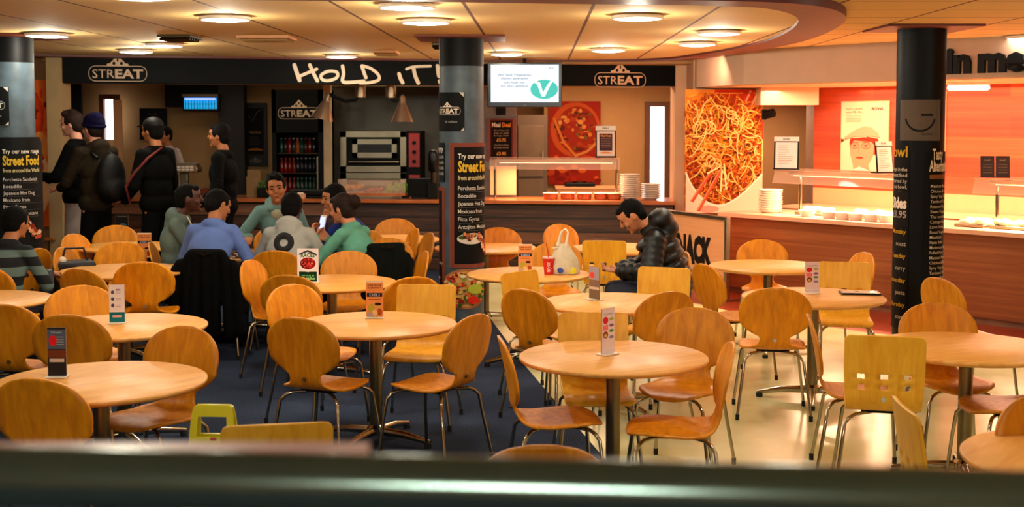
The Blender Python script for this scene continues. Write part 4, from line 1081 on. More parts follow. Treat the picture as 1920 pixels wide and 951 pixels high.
p.text('bowl', ue, ztop(295), .085, '#c0901c', .02, align='r')
for i, s_ in enumerate(('Indulge in the','tastiest food','served by','the bowl,','fresh and hot.')): p.text(s_, ue, ztop(322+11*i), .03, '#c8b8a0', .005, align='r')
p.rect(-w_/2,ztop(425),w_/2-.002,ztop(360),'#140e0c',40)
p.text('Sides', ue, ztop(392), .085, '#e8d8c8', .04, align='r', sx=.7); p.text('£1.95', ue, ztop(410), .055, '#a89484', .02, align='r')
for i, (s_, c_) in enumerate((('Monday','#c8981c'),('roast','#b8a890'),('Tuesday','#c8981c'),('curry','#b8a890'),('Wednesday','#c8981c'),('pasta','#b8a890'),('Thursday','#c8981c'),('stew','#b8a890'))):
    p.text(s_, ue, ztop(440+23*i), .035, c_, .01, align='r')
t = wrap(rl,'menu_sheet','dark weekly menu sheet round the left flank of the right pillar','menu',aL,p,w_,za); sheet(t,aL,w_,hh,'black',z0=0)
p = Print(); w_ = .32; p.rect(-w_/2,0,w_/2,hh,'#060404',40); ul = -w_/2+.015; aR = math.asin(.26)+w_/2/PR-.31
p.text('Tasty', ul+.03, ztop(299), .085, '#d8c0a0', .02, align='l', sx=.42); p.text('Alternatives', ul+.005, ztop(321), .085, '#d8c0a0', .03, align='l', sx=.42)
p.rect(ul+.01,ztop(336),ul+.2,ztop(328),'#7a4a20',6)
opts = ['Mexican Bean','Chicken & Rice','Spicy Veg Curry','Tandoori Chick','Roasted Pepper','Sweet Potato','Thai noodles','Cottage Pie','Lamb Kofta','Roast Vegetable','Meatballs','Pasta Bake','Mushroom Stew','Pulled Pork']
for i in range(26): p.text(opts[i%14], ul+.02, ztop(352+9.6*i), .024, '#c8b496', .004, align='l')
t = wrap(rl,'menu_sheet','dark sheet headed Tasty Alternatives on the right flank of the right pillar','menu',aR,p,w_,za); sheet(t,aR,w_,hh,'black')

# orange poster, ledge and sensor by the left pillar
def p_or(p, wd, ht):
    p.rect(-wd/2,0,wd/2,ht,'#e86820'); p.ell(0,ht*.3,wd*.48,ht*.22,'#f8c088'); p.ell(-wd*.1,ht*.75,wd*.38,ht*.16,'#d03808'); p.ell(wd*.1,ht*.55,wd*.35,ht*.1,'#f09040')
    for i in range(24): p.ell(rnd(-.4,.4)*wd, rnd(.4,.95)*ht, wd*rnd(.04,.12), ht*rnd(.01,.04), random.choice(['#8a1c04','#f0a040','#e04010']), 9)
flat_item('food_poster', 'tall orange food poster between the left pillar and the pale wall post', 'poster', 50,150,91,425, 14.3, .03, 'red_paint', p_or)
t = thing('wall_ledge', 'small wooden ledge shelf between the left pillar and the wall post', 'shelf', (Py(80,445,14.0).x, 14.35, Py(80,447,14.2).z))
MB().box((-.1,-.12,0),(.36,.26,.03)).build('board','table_edge',t,bevel=.004); MB().box((-.1,.05,-.1),(.04,.06,.18)).build('bracket','alu',t)
bt = thing('batten_light', 'long white tube lamp on the ceiling behind the camera', 'ceiling light', (.08,-2.3,2.60))  # unseen fixture, added to go with the rail highlight light
MB().box((0,0,-.03),(1.4,.1,.06)).build('body','white_china',bt)
MB().cyl((-.65,0,-.075),(.65,0,-.075),.016).build('tube','lamp_glow',bt)
t = thing('wall_sensor', 'small beige alarm box high up beside the left pillar', 'alarm box', (Py(86,100,14.2).x, 14.35, Py(86,109,14.2).z))
MB().box((0,-.06,.05),(.16,.1,.09)).build('case','cream_panel',t,bevel=.015); MB().box((0,-.06,-.015),(.12,.08,.03)).build('lens',mat('yellowed','#a88840',.5),t)

# ================================================================ CEILING LIGHTS AND VENTS
def ceiling_light(label):
    t = thing('ceiling_light', label, 'ceiling light', group='round ceiling lamps')
    MB().lathe([(.16,0),(.175,-.008),(.175,-.022),(.16,-.03),(.15,-.022)],32).build('rim','white_china',t)
    MB().lathe([(.15,-.02),(.142,-.030),(.10,-.036),(0,-.040)],32).build('diffuser','lamp_glow',t)
    l = bpy.data.lights.new('lamp','POINT'); l.energy = LAMP_W; l.color = WARM; l.shadow_soft_size = .06
    o = bpy.data.objects.new('lamp', l); COL.objects.link(o); o.parent = t; o.location = (0,0,-.10)
    return t
L0 = None
LP = [(763,20,'just left of the middle pillar top, nearer of two'),(265,2,'at the upper picture edge on the left'),(422,42,'between the two grilles on the left'),(1195,40,'right of the middle pillar, nearest of that cluster'),
      (640,110,'above the HOLD IT lettering'),(255,101,'above the left badge of the fascia, farther one'),(308,90,'above the left badge of the fascia, nearer one'),(798,48,'just left of the middle pillar top, farther of two'),
      (1348,68,'near the tip of the red ring, nearer of two'),(1308,88,'near the tip of the red ring, farther of two'),(1140,99,'above the right badge of the fascia'),(88,72,'just right of the left pillar'),(950,106,'partly behind the television')]
for px, py, lb in LP:
    q = Pz(px, py, 2.52); lab = 'glowing round ceiling lamp, ' + lb
    if L0 is None: L0 = ceiling_light(lab); o = L0
    else: o = dup(L0, label=lab)
    o.location = (q.x, q.y, 2.563)
q = Pz(1925,62,2.62); dup(L0, (q.x, q.y, 2.598), label='glowing ceiling lamp cut by the right picture edge')
for i, (x, y) in enumerate([(-4.2,5.6),(-1.6,5.2),(1.2,5.4),(3.9,5.6),(-3.2,3.0),(-2.2,1.0),(2.6,2.6),(4.2,8.0),(.06,-2.4),(-5.6,8.6),(3.0,-.6),(-3.2,-.6)]):  # out of view; some added to brighten near chairs, one placed for the rail
    dup(L0, (x, y, 2.598), label='ceiling lamp of the near part of the room')
def vent(px0, px1, py, z, label, m, slats=5, hpx=0):
    a = Pz(px0,py,z); b = Pz(px1,py,z); wd = b.x-a.x
    t = thing('ceiling_vent', label, 'vent', ((a.x+b.x)/2, a.y, 2.563))
    MB().box((0,0,-.012),(wd,.42,.024)).build('frame', m, t, bevel=.004)
    for i in range(slats): MB().box((0,-.15+.3*i/(slats-1),-.03),(wd*.9,.035,.012),rx=.5).build('slat','dark_steel' if m != 'cream_panel' else 'beige_dim',t)
vent(306,368,64,2.58,'dark slotted ceiling grille on the left','dark_steel')
vent(452,549,67,2.57,'wide beige ceiling cassette left of the fascia lettering','cream_panel')
vent(702,746,93,2.58,'small ceiling grille above the HOLD IT lettering','cream_panel')
vent(812,826,79,2.58,'small ceiling grille at the left of the middle pillar top','dark_steel')
# ================================================================ CHAIRS
def shell_points(square):
    """side profile from the front lip of the seat, back along it, round the bend and up the backrest: (y, z, s)"""
    if square: P = [(.215,.412),(.20,.428),(.14,.438),(.04,.434),(-.06,.430),(-.13,.432),(-.175,.445),(-.205,.475),(-.222,.53),(-.235,.62),(-.250,.72),(-.265,.805),(-.268,.82)]
    else: P = [(.215,.408),(.20,.424),(.14,.438),(.04,.434),(-.05,.428),(-.12,.430),(-.165,.442),(-.195,.470),(-.212,.52),(-.222,.58),(-.235,.66),(-.255,.75),(-.275,.825),(-.278,.835)]
    Q = [];
    for i in range(len(P)-1):
        p0 = P[max(i-1,0)]; p1 = P[i]; p2 = P[i+1]; p3 = P[min(i+2,len(P)-1)]
        for j in range(4):
            t = j/4; Q.append(tuple(.5*((2*p1[a])+(-p0[a]+p2[a])*t+(2*p0[a]-5*p1[a]+4*p2[a]-p3[a])*t*t+(-p0[a]+3*p1[a]-3*p2[a]+p3[a])*t**3) for a in (0,1)))
    Q.append(P[-1]); S_ = [0]
    for a, b in zip(Q, Q[1:]): S_.append(S_[-1]+math.hypot(a[0]-b[0], a[1]-b[1]))
    return Q, S_
def at_s(Q, S_, s):
    s = max(0, min(S_[-1], s))
    for i in range(len(S_)-1):
        if s <= S_[i+1]:
            t = (s-S_[i])/max(1e-9, S_[i+1]-S_[i]); return (Q[i][0]*(1-t)+Q[i+1][0]*t, Q[i][1]*(1-t)+Q[i+1][1]*t)
    return Q[-1]
def shell_round():
    Q, S_ = shell_points(False); T = S_[-1]; n = 46; m = 12; b = MB()
    Ls = .43; cb = T-.163
    def wd(s):
        w_ = 0
        t = s/Ls*2-1
        if abs(t) < 1: w_ = .208*(1-abs(t)**2.6)**(1/2.2)
        t = (s-cb)/.164
        if abs(t) < 1: w_ = max(w_, .223*(1-abs(t)**2.15)**(1/2.1))
        waist = .092+.07*((s-.47)/.1)**2
        if abs(s-.47) < .13: w_ = (w_**5+min(waist,.15)**5)**(1/5)
        return max(w_, .006)
    ss = []
    for i in range(n+1):
        t = i/n; ss.append(T*(t-.10*math.sin(2*PI*t)/(2*PI)*1.0))
    ss = [T*.0015]+[T*(.5-.5*math.cos(PI*(i+.4)/(n+.8)))*.35+T*((i+.4)/(n+.8))*.65 for i in range(n)]+[T*.9985]
    n = len(ss)-1
    for s in ss:
        y, z = at_s(Q, S_, s); y2, z2 = at_s(Q, S_, s+.005); y1, z1 = at_s(Q, S_, s-.005)
        ty, tz = y2-y1, z2-z1; l = math.hypot(ty, tz) or 1; ny, nz = tz/l, -ty/l   # normal towards the sitter
        if nz < 0 and s < .3: ny, nz = -ny, -nz
        w_ = wd(s)
        for j in range(m+1):
            u = -1+2*j/m; curve = (.016 if s > .5 else .010 if s < .4 else .004)*(u*u)*(w_/.2)
            if s > .5: b.v.append((u*w_, y+curve, z))
            else: b.v.append((u*w_, y, z+curve*.6))
    for i in range(n):
        for j in range(m):
            a = i*(m+1)+j; b.f.append([a, a+1, a+m+2, a+m+1]); b.m.append(0); b.c.append(None)
    return b
def shell_square():
    Q, S_ = shell_points(True); T = S_[-1]; b = MB()
    def W(s): return .178 if s < .4 else .178+.012*min(1,(s-.4)/.2)
    zs = [at_s(Q, S_, T*i/400)[1] for i in range(401)]
    hole_z = [(.545,.572),(.600,.627)]; hole_x = [(-.125,-.09),(-.0175,.0175),(.09,.125)]
    def s_of_z(z): 
        for i in range(200, 401):
            if zs[i] >= z: return T*i/400
        return T
    hs = [(s_of_z(a), s_of_z(c)) for a, c in hole_z]
    rows = sorted(set([0, .004, .012, .03]+[T*i/34 for i in range(1,34)]+[T-.03, T-.012, T-.004, T]+[v for h in hs for v in h]))
    rows = [r for i, r in enumerate(rows) if i == 0 or r-rows[i-1] > .0025 or any(abs(r-v) < 1e-9 for h in hs for v in h)]
    cols = sorted(set([-1,-.97,-.9,.9,.97,1]+[-.55,-.3,.3,.55]+[v/.185 for h in hole_x for v in h]))
    for s in rows:
        y, z = at_s(Q, S_, s); w_ = W(s); e = min(s, T-s); r = .03
        if e < r: w_ -= r-math.sqrt(max(0, r*r-(r-e)**2))
        for u in cols: b.v.append((u*w_, y+(.010*u*u if s > .5 else 0), z+(.005*u*u if s < .35 else 0)))
    m = len(cols)
    for i in range(len(rows)-1):
        sm = (rows[i]+rows[i+1])/2
        for j in range(m-1):
            xm = (cols[j]+cols[j+1])/2*.185
            if any(a < sm < c for a, c in hs) and any(a < xm < c for a, c in hole_x): continue
            a = i*m+j; b.f.append([a, a+1, a+m+1, a+m]); b.m.append(0); b.c.append(None)
    return b
def make_chair(square):
    t = thing('cafe_chair', '', 'chair')
    del t['category']
    o = (shell_square() if square else shell_round()).build('seat_and_back', 'beech_square' if square else 'beech_round', t, angle=60, solid=.012)
    bm = MB(); bm.cyl((0,-.212,.497),(0,-.225,.499),.011,n=12); bm.build('bolt','steel',t)
    MB().box((0,.0,.412),(.20,.20,.012)).build('seat_plate','black',t)
    for sx in (-1, 1):
        for sy, fy in ((1,.205),(-1,-.235)):
            P = [(sx*.05,sy*.07,.405),(sx*.13,sy*.14,.404),(sx*.165,sy*.165,.395),(sx*.180,sy*.178,.365),(sx*.195,sy*.19 if sy>0 else -.195,.25),(sx*.225,fy,.02)]
            Q = [P[0],P[1]]
            for a, c, d in ((P[1],P[2],P[3]),): Q += [tuple(c[k]*.5+(a[k]+d[k])*.25 for k in range(3))]
            Q += P[3:]
            l = MB().tube(Q,.0095,8).build('leg','chrome',t,angle=60)
            MB().cyl((sx*.224,fy-.0005*sy,.0),(sx*.2235,fy,.035),.0125,n=10).build('foot_cap','rubber',l)
    return t
CH_A = make_chair(False); CH_B = make_chair(True); used = {'A': False, 'B': False}
GRP = {'A': 'round-backed beech cafe chairs', 'B': 'square-backed beech cafe chairs'}
CHAIRS = [
 # type, px of backrest top, depth, heading (x, y), label
 ('A', 6, 7.1, (.15,1), 'dark orange round-backed chair cut by the left picture edge'),
 ('A', 128, 6.72, (.12,1), 'round-backed chair between the two left tables, its back partly behind the dark menu card'),
 ('A', 148, 7.9, (.55,-.85), 'round-backed chair behind and left of the white and teal card table'),
 ('A', 150, 8.8, (.45,.90), 'narrow-looking turned round-backed chair at the near left edge of the large left table'),
 ('A', 268, 9.25, (-.1,1), 'brown round-backed chair seen from behind, right of the white and teal card'),
 ('A', 228, 10.75, (.0,-1), 'round chair top showing just left of the orange card on the wide left table'),
 ('A', 218, 12.45, (.05,-1), 'bright orange round-backed chair behind the small far left table with a dark card'),
 ('A', 118, 10.3, (1,-.15), 'edge-on round-backed chair holding the dark bag, left of the wide table'),
 ('A', 136, 11.5, (1,-.3), 'edge-on chair tip behind the other edge-on chair, at the queue\'s feet'),
 ('A', 66, 10.2, (-.75,.3), 'round-backed chair at the foot of the left pillar beside the striped sweater'),
 ('A', 468, 9.35, (.97,-.24), 'turned round-backed chair left of the table with the green and white menu card'),
 ('A', 541, 8.45, (.25,.97), 'brown round-backed chair at the near side of the table with the green menu card'),
 ('A', 545, 7.95, (.75,-.65), 'bright orange round-backed chair peeping over the one with the visible bolt'),
 ('A', 560, 6.62, (.42,.91), 'round-backed chair, seen from behind, near left of the table left of centre'),
 ('B', 800, 8.05, (-.12,-1), 'yellow square-backed chair behind the orange card table, left of the pillar'),
 ('A', 888, 6.72, (-.85,.52), 'turned round-backed chair at the right side of the table with the orange card'),
 ('A', 984, 7.75, (.66,.75), 'brown round-backed chair left of the table with the grey card, right of the pillar'),
 ('B', 972, 8.75, (.75,-.66), 'turned square-backed chair between the cup table and the table with the grey card'),
 ('B', 1112, 6.87, (.02,-1), 'square-backed chair tucked in at the far side of the front centre table'),
 ('A', 1252, 7.62, (-.50,.86), 'brown round-backed chair right of the table with the grey card'),
 ('A', 1307, 6.95, (-.45,-.9), 'large round-backed chair at the far right of the front centre table'),
 ('A', 941, 6.02, (1,.12), 'side-on round-backed chair at the left of the front centre table'),
 ('A', 1370, 5.85, (-1,.06), 'side-on round-backed chair at the right of the front centre table'),
 ('A', 1018, 4.0, (0,1), 'round-backed chair at the bottom centre, only the top of its back above the rail'),
 ('B', 520, 4.33, (-.20,.98), 'square-backed chair at the bottom, just above the rail beside the yellow sign'),
 ('A', 68, 5.05, (.25,.97), 'large round-backed chair in the bottom left corner in front of the nearest left table'),
 ('A', 347, 6.32, (-.38,-.92), 'round-backed chair at the right of the nearest left table, above the yellow sign'),
 ('A', 1321, 9.1, (.85,.35), 'turned round-backed chair between the sign panel and the right middle tables'),
 ('B', 1246, 9.0, (-.35,-.94), 'pale square-backed chair right behind the person in the black padded jacket'),
 ('A', 1455, 7.8, (.12,1), 'round-backed chair seen squarely from behind, in front of the tablet table'),
 ('A', 1428, 10.95, (.0,-1), 'round-backed chair behind the bare table, against the striped wood counter'),
 ('B', 1583, 9.35, (-.2,-1), 'pale yellow square-backed chair at the far side of the table with the tablet'),
 ('A', 1622, 9.9, (-.95,-.2), 'edge-on round-backed chair behind the pale yellow square-backed one'),
 ('A', 1519, 6.7, (.97,-.18), 'edge-on round-backed chair left of the big right table'),
 ('B', 1660, 6.12, (.22,.97), 'square-backed chair with six small square holes, in front of the big right table'),
 ('A', 1755, 7.15, (.02,-1), 'round-backed chair at the far side of the big right table, beside the dark pillar'),
 ('A', 1760, 8.3, (.85,.3), 'round-backed chair tip showing right of the dark pillar behind another chair'),
 ('A', 1985, 6.35, (-1,-.1), 'reddish chair entering at the right edge, its seat showing'),
 ('A', 1965, 4.75, (.1,-1), 'chair back just inside the lower right picture edge behind the nearest right table'),
 ('B', 1694, 4.62, (.97,-.05), 'edge-on square-backed chair at the bottom right in front of the big right table'),
 ('A', 775, 8.35, (-.50,.86), 'brown round-backed chair at the near right of the table with the green menu card'),
 ('A', 655, 10.0, (.0,-1), 'round-backed chair behind the green menu card table, left of the dark coat'),
 ('A', 517, 10.05, (.1,1), 'brown round-backed chair that the person in the grey hoodie with a ring sits on'),
 ('A', 742, 13.3, (.0,-1), 'bright round-backed chair against the plank counter, left of the middle pillar'),
 ('A', 727, 11.1, (.5,-.87), 'small brown chair back right behind the draped dark coat, shaded'),
 ('A', 779, 12.1, (-.88,-.3), 'turned orange chair, middle one of the cluster left of the middle pillar'),
 ('A', 806, 11.62, (-.85,-.3), 'bright orange turned chair nearest the middle pillar on its left'),
 ('A', 797, 10.0, (-.92,-.25), 'turned round-backed chair right of the draped coat, above the brown chair by the pillar'),
 ('A', 722, 10.25, (-.35,.94), 'chair with a dark coat over its back, beside the person in green'),
 ('A', 390, 9.85, (.15,1), 'chair with a large black coat over its back, behind the person in the blue shirt'),
 ('A', 935, 12.2, (.0,-1), 'orange round-backed chair right beside the middle pillar in front of the plank counter'),
 ('A', 1042, 10.75, (.0,-1), 'brown round-backed chair behind the carrier bag'),
 ('A', 1047, 12.6, (.6,-.8), 'small orange chair back showing through the handles of the carrier bag'),
 ('B', 1133, 11.0, (.12,1), 'tan square-backed chair with small holes, left of the person in the black padded jacket'),
 ('A', 1283, 9.95, (-.93,-.15), 'round-backed chair under the person in the black padded jacket'),
 ('A', 283, 10.7, (.85,.12), 'chair hidden mostly by the person in the grey-green hoodie'),
 ('A', 520, 12.3, (.0,-1), 'chair behind the person facing the camera at the group table'),
 ('A', 690, 11.9, (-.5,-.8), 'chair under the person in the navy top behind the person in green'),
]
for ty, px, Y, (hx, hy), lab in CHAIRS:
    x = Xat(px, Y, .8); l = math.hypot(hx, hy); hx /= l; hy /= l
    rz = math.atan2(hy, hx)-PI/2; loc = (x+hx*.262, Y+hy*.262, 0)
    src = CH_A if ty == 'A' else CH_B
    if used[ty]: o = dup(src, loc, rz, lab, GRP[ty])
    else: o = src; o.location = loc; o.rotation_euler[2] = rz; o['label'] = lab; o['group'] = GRP[ty]; used[ty] = True
    o['category'] = 'chair'

# ================================================================ TABLES
TH_ = .69
def make_table():
    t = thing('cafe_table', '', 'table'); del t['category']
    R_ = .47
    MB().lathe([(0,TH_-.026),(R_-.02,TH_-.026),(R_-.006,TH_-.020),(R_,TH_-.012),(R_-.001,TH_-.004),(R_-.006,TH_),(0,TH_)],72,mi=0).build('tabletop','table_veneer',t,angle=50)
    MB().cyl((0,0,.06),(0,0,TH_-.04),.036,n=28).build('pole','pole_steel',t)
    MB().box((0,0,TH_-.033),(.34,.34,.012),rz=PI/4).build('mounting_plate','black',t)
    MB().lathe([(.055,.045),(.055,.085),(.036,.10)],28).build('hub','chrome',t)
    for k in range(4):
        a = PI/4+k*PI/2+.2; c, s = math.cos(a), math.sin(a)
        b = MB(); b.tube([(c*.03,s*.03,.065),(c*.2,s*.2,.058),(c*.36,s*.36,.032)],[.026,.022,.014],10)
        o = b.build('base_arm','chrome',t,angle=60)
        MB().cyl((c*.345,s*.345,0),(c*.345,s*.345,.026),.022,n=12).build('foot_cap','rubber',o)
    return t
TB = make_table(); firstT = [True]; TBL = {}
def table(key, px, Y, lab, sc=1.0):
    x = Xat(px, Y, TH_)
    if firstT[0]: o = TB; firstT[0] = False; o.location = (x, Y, 0)
    else: o = dup(TB, (x, Y, 0))
    o['label'] = lab; o['group'] = 'round pedestal cafe tables'; o['category'] = 'table'; o.rotation_euler[2] = random.uniform(0,1.5) if key not in ('T3','T4') else .35
    if sc != 1: o.scale = (sc, sc, 1)
    TBL[key] = (x, Y)
table('T1',1150,6.30,'round beech table at the front centre with a white card of coloured dots')
table('T2',704,7.32,'round beech table left of centre carrying the orange menu card')
table('T9',189,5.70,'nearest round table at lower left with the dark menu card, strongly glossy')
table('T8',232,7.25,'round table at left carrying the white and teal menu card')
table('T7',622,9.20,'round table in front of the group with the green and white menu card')
table('T5',1152,8.18,'round table in front of the person in the padded jacket, with a grey card')
table('T3',1525,8.45,'round table at right with the tablet and the dotted white card')
table('T4',1440,10.25,'bare round table in front of the wood counter, right of the sign panel')
table('T6',233,9.95,'wide round table at left behind the brown chair, in front of the grey-green hoodie',1.05)
table('T10',1812,6.56,'big bare round table at the right edge behind the square-holed chair')
table('T11',2068,4.36,'nearest right table, only its left rim in the lower right corner')
table('T12',991,9.72,'round table right of the pillar with the red cup and the carrier bag')
table('T13',910,11.75,'small-looking bare table just right of and behind the middle pillar')
table('T14',735,12.6,'far table left of the middle pillar, ringed by orange chairs')
table('T15',240,11.85,'small far left table with a dark card, in front of the queue')
table('T16',1165,11.7,'far table half hidden behind the tan square-backed chair')
table('T17',-42,8.3,'table at the left edge, its pinkish rim beside the striped sweater')
table('T18',455,11.15,'left one of the two tables the group of friends sits round')
table('T19',648,11.15,'right one of the two tables the group of friends sits round')

# ================================================================ TABLE CARDS AND SMALL THINGS
def card(px, pyb, hpx, wpx, label, fn, yaw=0, w=None, h=None, tri=True):
    q = Pz(px, pyb, TH_+.001); Y = q.y
    hh = h or hpx*Y/F; ww = w or wpx*Y/F
    t = thing('menu_card', label, 'menu card', (q.x, Y+.02, TH_+.0012), yaw, 'menu cards standing on the tables')
    MB().box((0,0,.003),(ww*1.06,.07,.006)).build('base', 'white_china', t, bevel=.002)
    MB().box((0,0,hh/2+.003),(ww,.006,hh-.004)).build('holder','guard_glass',t)
    for sg_ in (1,-1):
        p = Print(); fn(p, ww*.97, hh*.98); o = p.build('print', t, loc=(0,-.0035*sg_,.005))
        if sg_ < 0: o.rotation_euler = (0,0,PI)
    return t
def c_dark(p, w, h):
    p.rect(-w/2,0,w/2,h,'#241c1c'); p.rect(-w/2,h*.56,w/2,h*.96,'#4c5664'); p.ell(-w*.2,h*.73,w*.22,h*.11,'#d01818',24); p.rect(-w/2,h*.38,w/2,h*.54,'#6a3014')
    p.rect(-w*.4,h*.29,w*.4,h*.36,'#c8b0a0'); p.text('Street',0,h*.88,h*.05,'#b0b8c0',0,width=w*.6); [p.rect(0,h*(.8-.05*i),w*.4,h*(.81-.05*i),'#a8b0b8') for i in range(4)]
def c_white(p, w, h):
    p.rect(-w/2,0,w/2,h,'#e8dcd8'); p.rect(-w/2,0,w/2,h*.27,'#10686c'); p.rect(-w*.3,h*.13,w*.32,h*.19,'#d8a8a0')
    for v in (.8,.62,.45): p.ell(-w*.27,h*v,w*.11,h*.05,'#5a4a68',16); p.rect(-w*.05,h*v,w*.3,h*(v+.012),'#b08890'); p.rect(-w*.05,h*(v-.03),w*.25,h*(v-.02),'#b08890')
    p.text('BOWL',w*.12,h*.84,h*.05,'#903830',.03,width=w*.3)
def c_orange(p, w, h):
    p.rect(-w/2,0,w/2,h,'#e8904c'); p.rect(-w/2,h*.95,w/2,h,'#f0d0b0')
    for i, s_ in enumerate(('DINE IN OR','TAKE AWAY')): p.text(s_,0,h*(.86-.07*i),h*.045,'#5a2410',.02,width=w*.8)
    p.rect(-w*.46,h*.56,w*.46,h*.67,'#1c2030'); p.text('DELI',0,h*.58,h*.07,'#a8b0c8',.03,width=w*.6); p.rect(-w*.35,h*.48,w*.35,h*.5,'#8a4018')
    p.ell(w*.02,h*.2,w*.42,h*.2,'#d89850',30); p.ell(-w*.2,h*.25,w*.2,h*.12,'#b8a030'); p.ell(w*.2,h*.36,w*.2,h*.04,'#2c1008'); p.ell(w*.3,h*.14,w*.14,h*.1,'#b04818'); p.ell(0,h*.12,w*.18,h*.08,'#f0b878'); p.rect(-w*.45,.0,-w*.1,h*.12,'#b89890')
def c_green(p, w, h):
    p.rect(-w/2,0,w/2,h,'#ece4e4'); p.rect(-w*.42,0,w*.42,h*.30,'#0c3010'); p.text('RACES',0,h*.74,h*.12,'#2c6a28',.03,width=w*.66)
    p.poly([(-w*.42,h*.84),(-w*.42,h*.8),(0,h*.9),(w*.42,h*.78),(w*.42,h*.84),(0,h*.96)],'#2c2c30')
    p.ell(0,h*.52,w*.42,h*.23,'#f4f0f0',30); p.ell(0,h*.55,w*.37,h*.18,'#8a1418',30)
    R_ = random.Random(4)
    for i in range(30): p.ell(R_.uniform(-.28,.28)*w,h*(.55+R_.uniform(-.12,.12)),w*R_.uniform(.03,.07),h*R_.uniform(.02,.035),R_.choice(['#e04830','#501010','#c02828','#f08868','#30100c']),10)
    p.text('serving in',w*.0,h*.16,h*.06,'#7ac070',.02,width=w*.6); p.text('the kitchen',0,h*.06,h*.08,'#a8e0a0',.03,width=w*.7)
def c_dots(p, w, h):
    p.rect(-w/2,0,w/2,h,'#ead0cc'); p.text('loyalty',0,h*.86,h*.04,'#605060',0,width=w*.7)
    p.ell(-w*.22,h*.74,w*.21,h*.08,'#d82428',22); p.rect(-w*.44,h*.52,-w*.02,h*.64,'#f07870'); p.ell(-w*.22,h*.42,w*.2,h*.08,'#8a3c20',20); p.ell(-w*.22,h*.40,w*.12,h*.04,'#d8b060',14)
    for v, c in ((.76,'#a8b040'),(.62,'#8a5888'),(.50,'#58883c'),(.36,'#8880a8')): p.ell(w*.24,h*v,w*.18,h*.035,c,16)
    p.rect(-w*.45,h*.1,w*.45,h*.12,'#f0e4e4')
def c_grey(p, w, h):
    p.rect(-w/2,0,w/2,h,'#8a6a58'); p.rect(-w/2,h*.6,w/2,h,'#a89ca4'); p.ell(-w*.2,h*.74,w*.22,h*.1,'#e84838',20); p.rect(-w/2,h*.3,w/2,h*.38,'#d8c0a8'); p.rect(-w/2,0,w/2,h*.3,'#7a6048')
def c_darkpic(p, w, h):
    p.rect(-w/2,0,w/2,h,'#1a1412'); p.rect(-w*.4,h*.9,w*.4,h*.94,'#6a5c50'); p.ell(w*.08,h*.48,w*.3,h*.13,'#4c6a78',20); p.rect(-w*.1,h*.25,w*.4,h*.38,'#c0a898'); p.ell(0,h*.15,w*.2,h*.06,'#8a4a24',14)
card(105,709,95,36,'dark narrow menu card with a red disc on the nearest left table',c_dark)
card(218,607,73,29,'white menu card with a teal foot on the left table',c_white,.1)
card(228,444,41,24,'small dark menu card on the far left table in front of the queue',c_darkpic)
card(270,483,46,27,'orange menu card on the wide left table, beside the grey-green hoodie',c_orange)
card(577,530,64,42,'wide green and white menu card with a red bowl picture',c_green,-.1)
card(702,597,70,33,'bright orange and black menu card on the table left of centre',c_orange)
card(1115,563,62,17,'grey-brown card turned nearly edge-on, in front of the padded jacket',c_grey,-.9,w=.10)
card(1140,666,88,24,'white card with red and coloured dots on the front centre table',c_dots,.75,w=.095)
card(985,512,54,27,'orange menu card just right of the middle pillar',c_orange)
card(1524,551,60,28,'white card with coloured dots beside the tablet on the right table',c_dots,.05)
# tablet on T3
q = Pz(1612,551,TH_); t = thing('tablet', 'pale-faced dark tablet lying on the right table with the dotted card', 'tablet', (q.x,q.y,TH_+.001), -.12)
MB().prism([(-.13,-.08),(.13,-.08),(.13,.08),(-.13,.08)],0,.011).build('body','black_gloss',t,bevel=.003)
MB().prism([(-.12,-.07),(.10,-.07),(.10,.07),(-.12,.07)],.0115,.0135).build('screen',mat('screen_pale','#c0c0b0',.15),t)
MB().cyl((-.02,0,.0135),(-.02,0,.0145),.012,n=14).build('button','black',t)
# cups
def cup(px, py, label):
    q = Pz(px, py, TH_); t = thing('paper_cup', label, 'cup', (q.x, q.y, TH_+.001))
    k = mat('cup_red','#d01c12',.4,var=.05)
    MB().lathe([(0,0),(.034,0),(.047,.125),(.044,.125),(.032,.006),(0,.006)],28).build('cup_body',k,t)
    MB().lathe([(.048,.122),(.050,.126),(.048,.134),(.03,.134),(.0,.13)],28).build('lid',mat('lid_grey','#d8a8a0',.3),t)
    MB().tube([(.0,0,.03),(-.005,0,.16),(-.02,0,.24)],.0045,8).build('straw',mat('straw_orange','#e04818',.4),t)
    p = Print(); p.text('Coca-Cola', 0,.0,.03,'#f8e0d8',.01,width=.085)
    # writing running up the side of the cup
    vs = [((v[2]), v[1], -v[0]) for v in p.b.v]
    p.b.v = [((.0425+.0015)*math.sin(u/.043), -(.0425+.0015-yy)*math.cos(u/.043)*(1), .065-zz) for u, yy, zz in [(v[2]-.012, v[1], v[0]) for v in p.b.v]]
    p.b.build('lettering','ink',t)
    return t
cup(1029,515,'red and white paper cup with an orange straw on the table right of the pillar')
